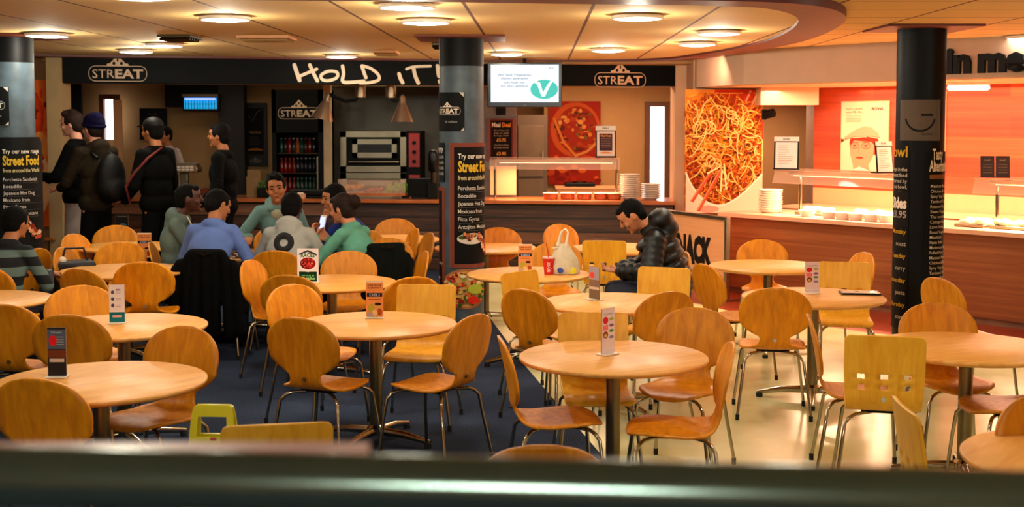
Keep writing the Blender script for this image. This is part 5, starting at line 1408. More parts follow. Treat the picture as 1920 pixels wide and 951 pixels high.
# carrier bag
def bag():
    q = Pz(1062,515,TH_); t = thing('carrier_bag', 'thin white plastic carrier bag with bananas and bottles inside, beside the red cup', 'bag', (q.x, q.y+.02, TH_+.001))
    pl_ = mat('bag_plastic','#e8e4c8',.3,var=.1,scale=20,alpha=.62)
    b = MB(); n_ = 40; rings = [(.0,.085,.05),(.01,.102,.07),(.06,.108,.075),(.12,.098,.062),(.17,.075,.045),(.21,.05,.03),(.235,.036,.02)]
    for z, rx, ry in rings:
        for j in range(n_):
            a = 2*PI*j/n_; k = 1+.05*math.sin(5*a+z*30)+.03*math.sin(11*a-z*60); b.v.append((rx*k*math.cos(a)-z*.12, ry*k*math.sin(a), z))
    for i in range(len(rings)-1):
        for j in range(n_): b.f.append([i*n_+j, i*n_+(j+1)%n_, (i+1)*n_+(j+1)%n_, (i+1)*n_+j]); b.m.append(0); b.c.append(None)
    b.f.append(list(range(n_))[::-1]); b.m.append(0); b.c.append(None)
    b.build('bag_body',pl_,t,angle=80)
    for sy, dx in ((-.015,-.035),(.015,.0)):
        P = [(-.028-.035,sy,.22),(-.045+dx*.3,sy,.27),(-.03+dx*.3,sy,.325),(-.005+dx*.2,sy,.345),(.012,sy,.32),(.005,sy,.27),(.0,sy,.215)]
        MB().tube(P,[.015,.008,.006,.006,.006,.009,.016],8).build('handle',mat('bag_handle','#ece0c8',.4,var=.05),t,angle=80)
    MB().prism([(-.115,-.03),(-.02,-.03),(-.03,.03),(-.10,.03)],0,.001).build('flap',pl_,t).location=(0,0,.2)
    def inside(nm, lab, fn, mt_): tag(fn.build(nm, mt_, loc=(q.x, q.y+.02, TH_+.004)), lab, nm.replace('_',' '))
    inside('banana','yellow bananas showing through the carrier bag', MB().tube([(-.05,-.03,.13),(-.01,-.045,.10),(.04,-.04,.095),(.07,-.02,.12)],[.006,.017,.017,.006],10).tube([(-.05,-.01,.135),(-.01,-.025,.115),(.04,-.02,.115),(.065,-.01,.13)],[.006,.017,.017,.006],10), mat('banana','#d8b018',.4))
    inside('bottle','water bottle with a blue cap lying in the carrier bag', MB().lathe([(.0,0),(.022,.005),(.025,.08),(.013,.1)],16,Matrix.Translation((-.045,.02,.032))@Matrix.Rotation(PI/2,4,'X')).cyl((-.045,-.085,.032),(-.045,-.064,.032),.017), mat('cap_blue','#2848a0',.3))
    inside('yogurt_pot','small pot with a yellow lid in the carrier bag', MB().lathe([(0,0),(.022,0),(.026,.06),(.0,.062)],18,Matrix.Translation((.045,-.01,.032))@Matrix.Rotation(PI/2,4,'X')), mat('pot_yellow','#d8d020',.3))
bag()
# bag on the edge-on chair at the left
q = Pz(96,520,.45)
t = thing('shoulder_bag', 'dark red-black bag on the edge-on chair at far left', 'bag', (Xat(100,10.5,.45)+.25, 10.3, .455), .3)
b = MB(); b.prism([(-.17,-.12),(.17,-.12),(.14,.12),(-.14,.12)],0,.27); b.build('bag_body',mat('bag_dark','#12090a',.6),t,bevel=.03)
MB().tube([(-.1,0,.26),(-.07,0,.37),(.07,0,.37),(.1,0,.26)],.01).build('strap','bag_dark',t)
MB().ell((-.07,-.13,.12),(.02,.01,.045)).build('charm',mat('charm','#c0a860',.4),t); MB().ell((-.09,-.05,.28),(.03,.03,.03)).build('white_flask','white_china',t)
# wet floor sign
def wet_sign():
    Y = 5.45; x = Xat(401,Y,.55); t = thing('wet_floor_sign', 'yellow folding wet-floor sign with a handle hole, in front of the rail', 'warning sign', (x, Y, 0), -.06)
    hh = .60; y_ = 'yellow_plastic'
    for sg_ in (-1, 1):
        o = MB()
        wt, wb = .088, .135; v0, v1 = .475, .555
        def W(v): return wb+(wt-wb)*v/hh
        o.prism([(-wb,0),(-wb+.06,0),(-wb+.075,.05),(wb-.075,.05),(wb-.06,0),(wb,0),(W(v0),v0),(-W(v0),v0)],-.006,.006,M_=Matrix.Rotation(PI/2,4,'X'))
        o.prism([(-W(v0),v0),(-W(v0)+.03,v0),(-W(v1)+.03,v1),(-W(v1),v1)],-.006,.006,M_=Matrix.Rotation(PI/2,4,'X'))
        o.prism([(W(v0)-.03,v0),(W(v0),v0),(W(v1),v1),(W(v1)-.03,v1)],-.006,.006,M_=Matrix.Rotation(PI/2,4,'X'))
        o.prism([(-W(v1),v1),(W(v1),v1),(wt-.004,hh-.008),(wt-.015,hh),(-wt+.015,hh),(-wt+.004,hh-.008)],-.006,.006,M_=Matrix.Rotation(PI/2,4,'X'))
        t.scale = (1,1,1.07); q = o.build('panel', y_, t, angle=40); q.rotation_euler = (sg_*.16,0,0); q.location = (0, sg_*.105, 0)
    def put(p, nm): q = p.build(nm, t, loc=(0,-.1125,0)); q.rotation_euler = (-.16,0,0)
    put(Print().text('CAUTION',0,.40,.028,'#181400',.03,width=.16), 'caution_word'); put(Print().rect(-.005,.462,.022,.474,'#b01808'), 'red_mark')
    put(Print().poly([(-.06,.2),(.06,.2),(0,.31)],'#181400'), 'warning_triangle'); put(Print().text('WET FLOOR',0,.14,.026,'#181400',.03,width=.18), 'wet_floor_words')
wet_sign()
# loose papers on the group table
q = Pz(455,478,TH_)
t = thing('paper_sheet','crumpled white paper on the group table in front of the blue shirt','paper',(Xat(458,10.9,TH_),10.86,TH_+.0015),.4)
b = MB(); 
for i in range(5):
    for j in range(5): b.v.append((-.1+.05*i,-.07+.035*j,.004+.006*((i*3+j*5)%4)))
for i in range(4):
    for j in range(4): a = i*5+j; b.f.append([a,a+5,a+6,a+1]); b.m.append(0); b.c.append(None)
b.build('sheet','white_china',t,solid=.001)
q = tag(MB().prism([(-.07,-.05),(.07,-.05),(.07,.05),(-.07,.05)],0,.02).build('sandwich_wrapper','cream_panel',loc=(Xat(610,11.0,TH_),10.95,TH_+.001),bevel=.006),'small pale wrapper on the right group table','wrapper')

# ================================================================ THE RAIL IN FRONT
def rail():
    y0 = 1.15
    zl = Py(0,890,y0).z; zr = Py(1920,938,y0).z
    xl = Py(0,884,y0).x; xr = Py(1920,922,y0).x
    k = (zr-zl)/(xr-xl); t = thing('handrail', 'thick polished metal handrail across the bottom of the picture, blurred', 'handrail', (0, y0, 0))
    z0 = (zl+zr)/2; ex = 1.6
    MB().tube([(-ex,0,z0-k*ex-.02),(-.5,0,z0-k*.5-.002),(0,0,z0),(.5,0,z0+k*.5),(ex,0,z0+k*ex)],.0275,32).build('rail',mat('rail_metal','#6c7a6c',.17,.85,var=.1,scale=4),t,angle=80)
    zs_ = Py(300,838,1.27).z-.0; xs = Py(690,838,1.27).x
    MB().box(((xs-1.4)/2,.12,zs_-.004),(xs+1.4,.03,.010)).build('ledge_strip',mat('ledge_wood','#c88c78',.4),t)
    for x in (-1.2,-.45): MB().box((x,.07,zs_-.012),(.02,.12,.008)).build('bracket','rail_metal',t)
    for x in (-1.3, 1.3): MB().cyl((x,0,0),(x,0,z0+k*x-.018),.018).build('post','rail_metal',t)
rail()
# ================================================================ PEOPLE
def remesh(b, name, m, parent, voxel, smooth=3, extra=None):
    me = bpy.data.meshes.new('tmp'); me.from_pydata(b.v, [], b.f); me.update()
    o = bpy.data.objects.new('tmp', me); COL.objects.link(o)
    r = o.modifiers.new('r','REMESH'); r.mode = 'VOXEL'; r.voxel_size = voxel; r.adaptivity = 0
    s = o.modifiers.new('s','SMOOTH'); s.factor = .5; s.iterations = smooth
    dg = bpy.context.evaluated_depsgraph_get(); dg.update()
    nm = bpy.data.meshes.new_from_object(o.evaluated_get(dg)); nm.name = name
    bpy.data.objects.remove(o); bpy.data.meshes.remove(me)
    nm.materials.clear(); nm.materials.append(M[m] if isinstance(m, str) else m)
    nm.polygons.foreach_set('use_smooth', [True]*len(nm.polygons))
    q = bpy.data.objects.new(name, nm); COL.objects.link(q); q.parent = parent
    return q
V = Vector
def hand(b, wr, d, palm, side, curl=.6, sc=1.0):
    """palm plus five separate fingers; d = pointing direction, palm = the way the palm faces, side = +1 right hand"""
    d = V(d).normalized(); n = V(palm); n = (n-d*n.dot(d)).normalized(); x = d.cross(n)*side
    P = lambda a, c, e: V(wr)+(x*a+d*c+n*e)*sc
    for a in (-.026,-.009,.009,.026): b.capsule(P(a*.7,.005,0), P(a,.085,0), .014*sc, .012*sc, 8)
    for a, l in ((-.031,.068),(-.0105,.078),(.0105,.074),(.031,.058)):
        p0 = P(a,.085,0); c1 = curl*.7; p1 = P(a*1.05,.085+l*.45*math.cos(c1), l*.45*math.sin(c1)); c2 = c1+curl*1.1
        p2 = p1+(d*math.cos(c2)+n*math.sin(c2))*l*.55*sc
        b.capsule(p0,p1,.0095*sc,.009*sc,8); b.capsule(p1,p2,.009*sc,.0078*sc,8)
    t0 = P(-.022,.02,.004); t1 = P(-.052,.052,.018); t2 = P(-.050,.085,.034)
    b.capsule(t0,t1,.013*sc,.011*sc,8); b.capsule(t1,t2,.0105*sc,.0085*sc,8)
def person(name_label, loc, rz, J, sc=1.0, skin='skin', hair='hair_black', hairstyle='short', top=None, trousers='denim', voxel=.009, head_rot=(0,0,0), hood=False,
           puffy=0, hat=None, hands=((0,1,0),(0,1,0)), palms=((0,0,-1),(0,0,-1)), curls=(.6,.6), sleeve=1.0, extra=None, shoes='black', hide_legs=False, bulk=1.0, open_neck=None):
    t = thing('person', name_label, 'person', loc, rz); t.scale = (sc, sc, sc)
    g = {k: V(v) for k, v in J.items()}
    HR = Euler((math.radians(head_rot[0]), math.radians(head_rot[1]), math.radians(head_rot[2])), 'ZYX').to_matrix()
    hc = g['head']
    hp = lambda x, y, z: hc+HR@V((x, y, z))
    b = MB()
    b.ell(hc, (.075,.094,.112), HR, 22); b.ell(hp(0,.028,-.055), (.054,.062,.062), HR, 18)
    b.ell(hp(0,.018,.03),(.071,.082,.078),HR,18)
    b.capsule(hp(0,.088,.018), hp(0,.108,-.020), .009, .0145, 10); b.ell(hp(0,.082,-.060),(.024,.014,.012),HR,10); b.ell(hp(0,.078,-.098),(.022,.018,.016),HR,10)
    for s in (-1,1):
        b.ell(hp(s*.076,-.004,-.008), (.010,.020,.032), HR, 10); b.ell(hp(s*.04,.072,-.03),(.024,.018,.022),HR,10); b.ell(hp(s*.03,.084,.028),(.024,.012,.009),HR,10)
    b.capsule(g['neck'], hp(0,-.012,-.06), .058, .052, 14)
    b.capsule(g['chest'], g['neck'], .06, .05); b.capsule(g['pelvis'], g['chest'], .07, .06)
    for i, s in enumerate('LR'):
        sd = -1 if s == 'L' else 1
        b.capsule(g['chest'], g['sh'+s], .04, .034); b.capsule(g['sh'+s], g['el'+s], .042, .034); b.capsule(g['el'+s], g['wr'+s], .036, .024)
        hand(b, g['wr'+s], hands[i], palms[i], sd, curls[i])
        b.capsule(g['pelvis'], g['hip'+s], .06, .06); b.capsule(g['hip'+s], g['kn'+s], .06, .044); b.capsule(g['kn'+s], g['an'+s], .046, .034)
        b.capsule(g['an'+s], g['an'+s]+V((0,.15,-.03)), .035, .028)
    body = remesh(b, 'body', skin, t, voxel, 2)
    # face details
    for s in (-1,1):
        MB().ell(hp(s*.031,.0865,.008), (.0125,.0075,.0065), HR, 12).build('eye','eye_dark',t)
        MB().tube([hp(s*.012,.097,.029),hp(s*.032,.0985,.036),hp(s*.052,.085,.030)],[.003,.0045,.002],6).build('eyebrow',hair,t)
    MB().ell(hp(0,.0945,-.060),(.023,.006,.006),HR,12).build('mouth','lips',t)
    # hair
    if hairstyle:
        h = MB()
        if hairstyle in ('short','quiff','cropped'):
            th = .004 if hairstyle == 'cropped' else .012
            h.ell(hp(0,-.016,.026),(.077+th,.090+th,.092+th),HR,22); h.ell(hp(0,-.045,-.02),(.072+th*.6,.055+th,.075),HR,18)
            for s in (-1,1): h.ell(hp(s*.066,.014,.025),(.014,.024,.04),HR,10)
            if hairstyle == 'quiff':
                R_ = random.Random(8)
                for i in range(26): p = hp(R_.uniform(-.06,.06), R_.uniform(-.04,.075), .0); zt = .112+R_.uniform(0,.03)-abs((p-hc).x)*.3; h.ell(hp(R_.uniform(-.055,.055),R_.uniform(-.03,.075),zt-.015),(.018,.02,.022),HR,8)
            else: h.ell(hp(0,.055,.075),(.060,.034,.030),HR,14)
        if hairstyle == 'bun':
            h.ell(hp(0,-.020,.028),(.088,.100,.102),HR,22); h.ell(hp(0,-.05,-.03),(.082,.065,.085),HR,18); h.ell(hp(0,-.125,.03),(.055,.055,.06),HR,14)
            h.ell(hp(0,.045,.075),(.066,.042,.036),HR,14)
            for s in (-1,1): h.ell(hp(s*.070,.018,.01),(.015,.022,.05),HR,10)
        remesh(h, 'hair', hair, t, .011, 2)
    if hat == 'beanie':
        h = MB(); h.ell(hp(0,-.02,.045),(.094,.112,.105),HR,22); h.ell(hp(0,-.05,.09),(.07,.075,.06),HR,16)
        o = remesh(h,'beanie',mat('beanie_navy','#0a0628',.9,bump=.4,spec=.1),t,.011,2)
        MB().tube([hp(.094*math.cos(a),-.018+.108*math.sin(a),.025+.012*math.sin(a)) for a in [2*PI*i/28 for i in range(28)]],.014,8,closed=True).build('beanie_cuff','beanie_navy',t,angle=80)
    if hat == 'cap':
        h = MB(); h.ell(hp(0,-.012,.05),(.088,.104,.082),HR,22); remesh(h,'cap','black',t,.011,2)
        MB().add([hp(x,y,z) for x,y,z in [(-.07,.075,.05),(-.045,.155,.036),(0,.175,.036),(.045,.155,.036),(.07,.075,.05)]],[(0,1,2,3,4)]).build('cap_peak','black',t,solid=.006)
    # clothes: top
    T_ = top or 'black'
    sp = (g['neck']-g['pelvis']); up = sp.normalized()
    R0 = up.to_track_quat('Z','X').to_matrix()
    shv = (g['shR']-g['shL']).normalized(); fy = up.cross(shv).normalized(); RT = Matrix((shv, fy, shv.cross(fy))).transposed()
    tp = MB(); k = bulk
    w_ = g['pelvis'].lerp(g['chest'],.5)
    tp.ell(g['pelvis']+up*.02,(.165*k,.125*k,.13),RT,22); tp.ell(w_,(.158*k,.118*k,.17),RT,22); tp.ell(g['chest'],(.168*k,.125*k,.17),RT,22)
    tp.capsule(g['shL'],g['shR'],.057*k,.057*k,16); tp.ell(g['neck']-up*.03,(.10*k,.085*k,.055),RT,16)
    for s in 'LR':
        a, c, d_ = g['sh'+s], g['el'+s], g['wr'+s]
        if sleeve >= 1: d_ = c.lerp(d_, .93)
        else: d_ = c.lerp(d_, sleeve)
        if puffy:
            n_ = 5
            for i in range(n_): 
                p0 = a.lerp(c,(i+.5)/n_); q = (c-a).to_track_quat('Z','Y').to_matrix(); tp.ell(p0,(.078*k,.078*k,.052),q,16)
            for i in range(4):
                p0 = c.lerp(d_,(i+.5)/4); q = (d_-c).to_track_quat('Z','Y').to_matrix(); tp.ell(p0,(.066*k,.066*k,.048),q,16)
        tp.capsule(a,c,.055*k,.048*k,14); tp.capsule(c,d_,.048*k,.038*k,14); tp.capsule(d_,d_+(g['wr'+s]-c).normalized()*.01,.042*k,.042*k)
        tp.ell(c,(.050*k,.050*k,.050*k),None,12)
        # soft folds above the elbow
        for i in range(3): p0 = a.lerp(c,.62+.13*i); q = (c-a+V((.02,.03,0))).to_track_quat('Z','Y').to_matrix(); tp.ell(p0,(.057*k,.057*k,.013),q,14)
    if puffy:
        n_ = 6
        for i in range(n_):
            p0 = g['pelvis'].lerp(g['neck']-up*.06,(i+.2)/n_); ww = (.165+.035*math.sin(PI*min(1,(i+1.0)/n_)))*k; tp.ell(p0,(ww+.01,.150*k,.055),RT,24)
    if hood:
        tp.ell(g['neck']-fy*.055-up*.012,(.105,.062,.075),RT,18); tp.ell(g['neck']-fy*.085-up*.075,(.078,.035,.07),RT,16)
        for s in (-1,1): tp.capsule(g['neck']+shv*s*.085-fy*.03, g['neck']+shv*s*.05+fy*.06-up*.035, .030, .024)
        if puffy: tp.ell(g['neck']-fy*.085+up*.01,(.15,.10,.085),RT,20); tp.ell(g['neck']-fy*.11-up*.07,(.13,.085,.07),RT,18)
    tor = remesh(tp, 'jacket' if puffy or T_ in ('coat_black',) else 'top', T_, t, .012, 3 if puffy else 4)
    # trousers and shoes
    if not hide_legs:
        tr = MB(); tr.ell(g['pelvis']-V((0,0,.03)),(.15,.115,.13),None,20)
        for s in 'LR':
            tr.capsule(g['pelvis'].lerp(g['hip'+s],.6)-V((0,0,.02)),g['kn'+s],.095,.066,16); tr.capsule(g['kn'+s],g['an'+s],.066,.055,16); tr.ell(g['an'+s]+V((0,.0,-.01)),(.06,.065,.03),None,12)
        remesh(tr,'trousers',trousers,t,.014,3)
        for s in 'LR':
            a = g['an'+s]; sh = MB(); z = a.z-.045
            sh.capsule(a+V((0,-.03,-.045)),a+V((0,.16,-.055)),.045,.036); sh.box(a+V((0,.06,-.084)),(.085,.27,.02)); sh.ell(a+V((0,.0,-.01)),(.045,.05,.05),None,12)
            remesh(sh,'shoe',shoes,t,.011,2)
    if extra: extra(t, g, hp, HR, RT, up, shv, fy)
    return t
mat('denim','#141c30',.8,bump=.3); mat('trouser_pale','#9a8c84',.8,bump=.3); mat('trouser_black','#050506',.9,spec=.1); mat('trouser_olive','#2c2c14',.8)
for nm, c in (('knit_mint','#648480'),('hoodie_green','#5e6e66'),('shirt_blue','#6078b4'),('hoodie_grey','#a0a098'),('top_green','#5c9880'),('top_navy','#2a3a80'),('coat_black','#040404'),('coat_dark','#12100e'),('hoodie_olive','#221a10')):
    mat(nm, c, .9, var=.1, scale=9, bump=.6, bscale=14, spec=.1)
mat('puffer_black','#020304',.48,var=.1,spec=.35,bump=.3,bscale=18)
def sit(lean=.10, head_f=.06, head_d=0, elL=(-.26,.16,.70), elR=(.26,.16,.70), wrL=(-.14,.36,.735), wrR=(.14,.36,.735), turn=0, drop=0.0, shw=.148):
    """seated: origin on the floor under the seat centre, facing +Y"""
    J = dict(pelvis=(0,-.07,.545), chest=(0,-.09+lean*.55,.80-drop*.4), neck=(0,-.08+lean,1.01-drop), head=(0,-.05+lean+head_f,1.145-drop-head_d))
    sh = .935-drop
    J['shL'] = (-shw-.01,-.09+lean*.9,sh); J['shR'] = (shw+.01,-.09+lean*.9,sh)
    J['elL'] = elL; J['elR'] = elR; J['wrL'] = wrL; J['wrR'] = wrR
    for s, x in (('L',-1),('R',1)): J['hip'+s] = (x*.09,-.02,.53); J['kn'+s] = (x*.12,.38,.51); J['an'+s] = (x*.12,.36,.10)
    return J
def stand(elL=(-.27,0,1.16), elR=(.27,0,1.16), wrL=(-.26,.14,.95), wrR=(.26,.14,.95), lean=0, head_f=.02, head_d=0):
    J = dict(pelvis=(0,0,.95), chest=(0,-.01+lean*.6,1.28), neck=(0,-.01+lean,1.50), head=(0,.01+lean+head_f,1.655-head_d))
    J['shL'] = (-.185,lean,1.43); J['shR'] = (.185,lean,1.43); J['elL'] = elL; J['elR'] = elR; J['wrL'] = wrL; J['wrR'] = wrR
    for s, x in (('L',-1),('R',1)): J['hip'+s] = (x*.09,0,.92); J['kn'+s] = (x*.105,.03,.50); J['an'+s] = (x*.11,-.01,.09)
    return J
def face(hx, hy): return math.atan2(hy, hx)-PI/2
def at(px, Y, z=1.1): return (Xat(px, Y, z), Y, 0)
def chair_pos(px, Y, hx, hy):
    l = math.hypot(hx, hy); return (Xat(px,Y,.8)+hx/l*.262, Y+hy/l*.262, 0), face(hx, hy)

# person in the grey hoodie with a ring on the back
def ring_back(t, g, hp, HR, RT, up, shv, fy):
    c = g['chest']+up*.045-fy*.128
    n_ = 30; b = MB(); vs = []
    for i in range(n_):
        a = 2*PI*i/n_
        for r in (.035,.082):
            x, z = r*math.cos(a), r*math.sin(a); vs.append(c+shv*x+up*z+fy*(x*x*1.9+z*z*.8))
    b.add(vs, [(2*i,(2*i+2)%(2*n_),(2*i+3)%(2*n_),2*i+1) for i in range(n_)])
    b.build('back_print', mat('print_black','#060606',.8), t, solid=.012)
loc, rz = chair_pos(522,10.05,.1,1)
person('person in a pale grey hoodie with a black ring on the back', loc, rz, sit(.16,.05,elL=(-.30,.14,.69),elR=(.30,.14,.69),wrL=(-.14,.36,.735),wrR=(.14,.36,.735)), 1.0, 'skin_dark','hair_black','short','hoodie_grey',hood=True,extra=ring_back,head_rot=(-6,0,-6),bulk=1.05)
loc, rz = chair_pos(368,9.95,.15,1)
person('person in a blue shirt seen from behind, on the chair with the black coat', loc, rz, sit(.20,.05,.01,elL=(-.28,.18,.70),elR=(.30,.14,.66),wrL=(-.1,.4,.735),wrR=(.16,.40,.735)), 1.03,'skin_olive','hair_black','short','shirt_blue',head_rot=(-32,0,-34),bulk=1.05)
def chest_print(t, g, hp, HR, RT, up, shv, fy):
    b = MB(); c = g['chest']+up*.05+fy*.128
    for i in range(9):
        a = PI*(.12+.76*i/8); p0 = c+(shv*math.cos(a)*.055+up*math.sin(a)*.055); p1 = c+(shv*math.cos(a)*.085+up*math.sin(a)*.085); b.capsule(p0-fy*abs(math.cos(a))*.02,p1-fy*abs(math.cos(a))*.03,.006,.006,6)
    b.build('chest_print', mat('print_red','#6a2420',.8), t)
    MB().tube([g['neck']+shv*.06+fy*.06-up*.0,g['neck']+shv*.055+fy*.10-up*.07,g['neck']+shv*.05+fy*.115-up*.14],.006,6).build('drawstring','white_china',t)
loc, rz = chair_pos(318,10.85,.85,-.1)
person('person in a grey-green hoodie with a red chest print, leftmost at the group table', chair_pos(288,10.7,.85,.12)[0], face(.85,.12), sit(.04,.04,elL=(-.24,.10,.68),elR=(.24,.14,.68),wrL=(-.10,.30,.72),wrR=(.10,.33,.72)), 1.05,'skin_dark','hair_black','cropped','hoodie_green',hood=True,extra=chest_print,head_rot=(2,0,4),bulk=1.08)
loc, rz = chair_pos(515,12.2,0,-1)
def tee(t, g, hp, HR, RT, up, shv, fy):
    b = MB(); b.ell(g['neck']+fy*.035-up*.075,(.062,.06,.075),RT,16); b.build('undershirt', mat('tee_pale','#a8a890',.8), t)
person('person in a mint top facing the camera across the group table', (Xat(524,11.95,.8),11.95,0), face(.04,-1), sit(.16,.06,elL=(-.27,.16,.69),elR=(.33,.12,.70),wrL=(-.1,.34,.735),wrR=(.20,.36,.735)), 1.08,'skin_olive','hair_black','quiff','knit_mint',extra=tee,head_rot=(-8,6,6),hood=True)
# woman in green with a telephone
def phone_r(t, g, hp, HR, RT, up, shv, fy):
    pass
pg = sit(.16,.05,.01,elL=(-.26,.22,.72),elR=(.27,.22,.70),wrL=(-.09,.37,.90),wrR=(.09,.36,.86))
wgirl = person('person in a green top with brown hair in a bun, holding a phone', (Xat(672,10.4,.8),10.4,0), face(-.80,.42), pg, 1.0,'skin','hair_brown','bun','top_green',head_rot=(-14,0,8),hands=((.3,.4,.7),(-.3,.5,.6)),palms=((.5,-.8,.2),(-.6,-.6,.2)),curls=(.9,.9),bulk=.98)
ph = thing('mobile_phone','pale glowing mobile phone held up by the person in green','phone',(Xat(606,10.75,.98),10.72,1.00),-.6)
MB().box((0,0,0),(.065,.010,.125),rx=-.3).build('body','white_china',ph,bevel=.003); MB().box((0,-.0065,0),(.054,.002,.095),rx=-.3).build('screen',mat('phone_glow','#98a8ff',.3,var=0,emit=1.2,ecol='#a0a8ff'),ph)
person('person in a navy top leaning chin on hand behind the person in green', (Xat(668,11.35,.8),11.35,0), face(-.75,-.25), sit(.18,.06,.01,elL=(-.26,.18,.70),elR=(.25,.26,.70),wrL=(-.10,.36,.735),wrR=(.03,.27,.95)), 1.03,'skin_olive','hair_black','short','top_navy',head_rot=(-8,0,10),hands=((0,1,0),(-.1,-.1,1)),palms=((0,0,-1),(0,-1,0)),curls=(.5,.9))
# person in the black padded jacket
person('person in a glossy black padded jacket, head bowed, right of the pillar', (Xat(1248,9.85,.8),9.80,0), face(-1,.06), sit(.20,.10,.06,elL=(-.27,.12,.68),elR=(.27,.12,.68),wrL=(-.06,.34,.66),wrR=(.06,.34,.66),drop=.02), 1.06,'skin','hair_black','cropped','puffer_black',hood=True,puffy=1,trousers='denim',head_rot=(-40,0,0),hands=((.3,1,.1),(-.3,1,.1)),palms=((0,0,1),(0,0,1)),curls=(.5,.5),bulk=1.08)
# striped sweater, left edge
st = bpy.data.materials.new('striped_knit'); N_, L_, b_ = nodes(st)
tc = N_.new('ShaderNodeTexCoord'); sx = N_.new('ShaderNodeSeparateXYZ'); L_.new(tc.outputs['Object'], sx.inputs[0])
m1 = N_.new('ShaderNodeMath'); m1.operation = 'MULTIPLY'; m1.inputs[1].default_value = 7.2; L_.new(sx.outputs['Z'], m1.inputs[0])
m2 = N_.new('ShaderNodeMath'); m2.operation = 'FRACT'; L_.new(m1.outputs[0], m2.inputs[0])
m3 = N_.new('ShaderNodeMath'); m3.operation = 'LESS_THAN'; m3.inputs[1].default_value = .5; L_.new(m2.outputs[0], m3.inputs[0])
m4 = N_.new('ShaderNodeMath'); m4.operation = 'GREATER_THAN'; m4.inputs[1].default_value = .955; L_.new(sx.outputs['Z'], m4.inputs[0])
m5 = N_.new('ShaderNodeMath'); m5.operation = 'MAXIMUM'; L_.new(m3.outputs[0], m5.inputs[0]); L_.new(m4.outputs[0], m5.inputs[1])
mx = N_.new('ShaderNodeMix'); mx.data_type = 'RGBA'; mx.inputs[6].default_value = lin('#5c7068'); mx.inputs[7].default_value = lin('#07080a'); L_.new(m5.outputs[0], mx.inputs[0]); L_.new(mx.outputs[2], b_.inputs['Base Color']); b_.inputs['Roughness'].default_value = .9
M['striped_knit'] = st
person('person in a grey and black striped sweater at the left picture edge, seen from behind', (Xat(10,9.2,.8),9.2,0), face(.2,1), sit(.14,.06,elL=(-.27,.10,.68),elR=(.28,.10,.68)), .97,'skin_olive','hair_black','short','striped_knit',head_rot=(-10,0,-15))
# chair for the striped person
o = dup(CH_A, (Xat(10,9.2,.8),9.2,0), face(.2,1), 'chair under the person in the striped sweater', GRP['A']); o['category'] = 'chair'

# the queue
def backpack(t, g, hp, HR, RT, up, shv, fy):
    b = MB(); c = g['chest']-fy*.20-up*.08; b.ell(c,(.15,.10,.23),RT,20); b.ell(c-up*.08,(.15,.12,.15),RT,18); b.ell(c-fy*.07-up*.10,(.11,.06,.11),RT,16)
    remesh(b,'backpack','black',t,.016,3)
    for s in (-1,1): MB().tube([g['chest']+shv*s*.10-fy*.14+up*.1,g['neck']+shv*s*.10-up*.03,g['chest']+shv*s*.12+fy*.135,g['chest']+shv*s*.15-up*.12+fy*.02],.016,8).build('strap','black',t)
ql = thing
person('person in a navy beanie with a black backpack, standing in the queue', (Xat(180,12.75,1.3),12.75,0), face(-.78,.5), stand(elL=(-.26,.10,1.15),elR=(.26,.06,1.13),wrL=(-.16,.30,1.10),wrR=(.2,.25,.98)), 1.075,'skin_pale','hair_brown','short','hoodie_olive','trouser_black',hood=True,hat='beanie',extra=backpack,bulk=1.1)
person('person with a fringe looking left, holding a phone, half behind the navy beanie', (Xat(143,13.35,1.3),13.35,0), face(-1,-.05), stand(elL=(-.24,.12,1.15),elR=(.24,.10,1.15),wrL=(-.10,.36,1.17),wrR=(.12,.30,1.12)), 1.10,'skin_pale','hair_brown','quiff','coat_black','trouser_pale',head_rot=(-4,0,0),hands=((.1,1,0),(0,1,.1)),palms=((0,0,1),(0,0,-1)),curls=(.7,.7),bulk=1.05)
def red_strap(t, g, hp, HR, RT, up, shv, fy):
    MB().tube([g['neck']-shv*.02-fy*.09,g['shL']-fy*.075-shv*.01-up*.03,g['elL'].lerp(g['shL'],.45)-shv*.065-fy*.02,g['elL']-shv*.06+fy*.05,g['pelvis']-shv*.24+fy*.10+up*.02],[.010,.012,.013,.012,.010],8).build('strap',mat('strap_red','#5c0e0a',.8),t)
    MB().tube([g['neck']-shv*.11+fy*.04,g['shL']+fy*.07,g['chest']-shv*.17-up*.05+fy*.04],.009,8).build('piping','strap_red',t)
    b = MB(); b.ell(g['pelvis']+shv*.24-up*.02,(.07,.16,.14),RT,16); remesh(b,'shoulder_bag','black',t,.018,3)
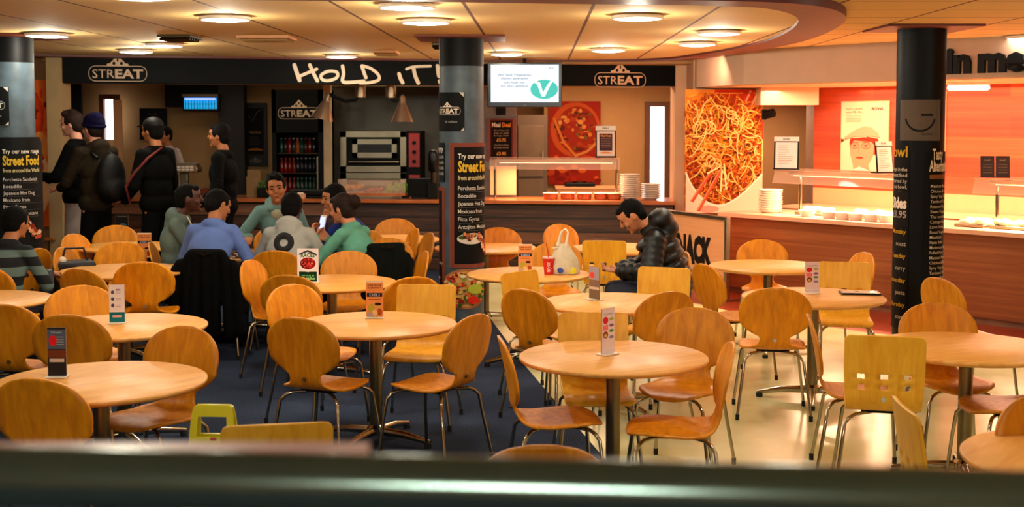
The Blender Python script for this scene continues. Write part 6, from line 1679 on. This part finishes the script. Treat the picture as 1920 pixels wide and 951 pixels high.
person('person in a dark jacket and cap with a red diagonal strap, middle of the queue', (Xat(292,12.8,1.3),12.8,0), face(-.9,.42), stand(elL=(-.27,.02,1.14),elR=(.27,.02,1.14),wrL=(-.20,.20,1.0),wrR=(.24,.16,.95)), 1.06,'skin_olive','hair_black','short','coat_black','trouser_black',hat='cap',extra=red_strap,bulk=1.12)
person('person in a black coat with short dark hair facing left, last of the queue', (Xat(418,12.9,1.3),12.9,0), face(-1,.05), stand(elL=(-.27,-.02,1.14),elR=(.27,-.02,1.14),wrL=(-.22,.16,1.0),wrR=(.22,.12,.95)), 1.03,'skin_olive','hair_black','short','coat_black','trouser_black',bulk=1.15)
person('staff person in a white shirt behind the till, mostly hidden by the queue', (Xat(318,17.4,1.3),17.4,0), face(-.5,-.8), stand(lean=.05), 1.0,'skin_olive','hair_black','short','white_shirt' if 'white_shirt' in M else mat('white_shirt','#b8a8a0',.8).name,'trouser_black')

# coats over chairs
def coat(label, px, Y, hx, hy, wd, m, zt=.86, zb=.18):
    l = math.hypot(hx, hy); rz = face(hx, hy)
    t = thing('coat', label, 'coat', (Xat(px,Y,.8)+hx/l*.262, Y+hy/l*.262, 0), rz)
    b = MB(); R_ = random.Random(int(px))
    n_ = 7
    for i in range(n_):
        x = -wd+2*wd*i/(n_-1); e = math.sqrt(max(0,1-(x/wd/1.12)**2)); z1 = zt-.14+.14*e
        b.capsule((x*.85,-.300,z1-.03),(x*1.08+R_.uniform(-.02,.02),-.315-R_.uniform(0,.03),zb+R_.uniform(0,.08)),.035,.045,10)
        b.capsule((x*.8,-.285,z1-.02),(x*.75,-.20,z1-.10),.03,.02,10)
    for s in (-1,1): b.capsule((s*wd*.95,-.28,zt-.16),(s*wd*1.12,-.26,.40),.05,.04,12)
    b.capsule((-.12,-.29,zt-.03),(.12,-.29,zt-.03),.04,.04,12)
    remesh(b,'fabric',m,t,.014,3); MB().tube([(-.05,-.335,zt-.02),(0,-.345,zt-.035),(.05,-.335,zt-.02)],.005,6).build('hanging_loop','dark_steel',t)
coat('large black coat hung over the chair of the person in the blue shirt', 390, 9.85, .15, 1, .26, 'coat_black', .86)
coat('dark green-black coat hung over the chair beside the person in green', 722, 10.25, -.35, .94, .20, mat('coat_greenblack','#080c08',.9,bump=.5,spec=.1), .87)
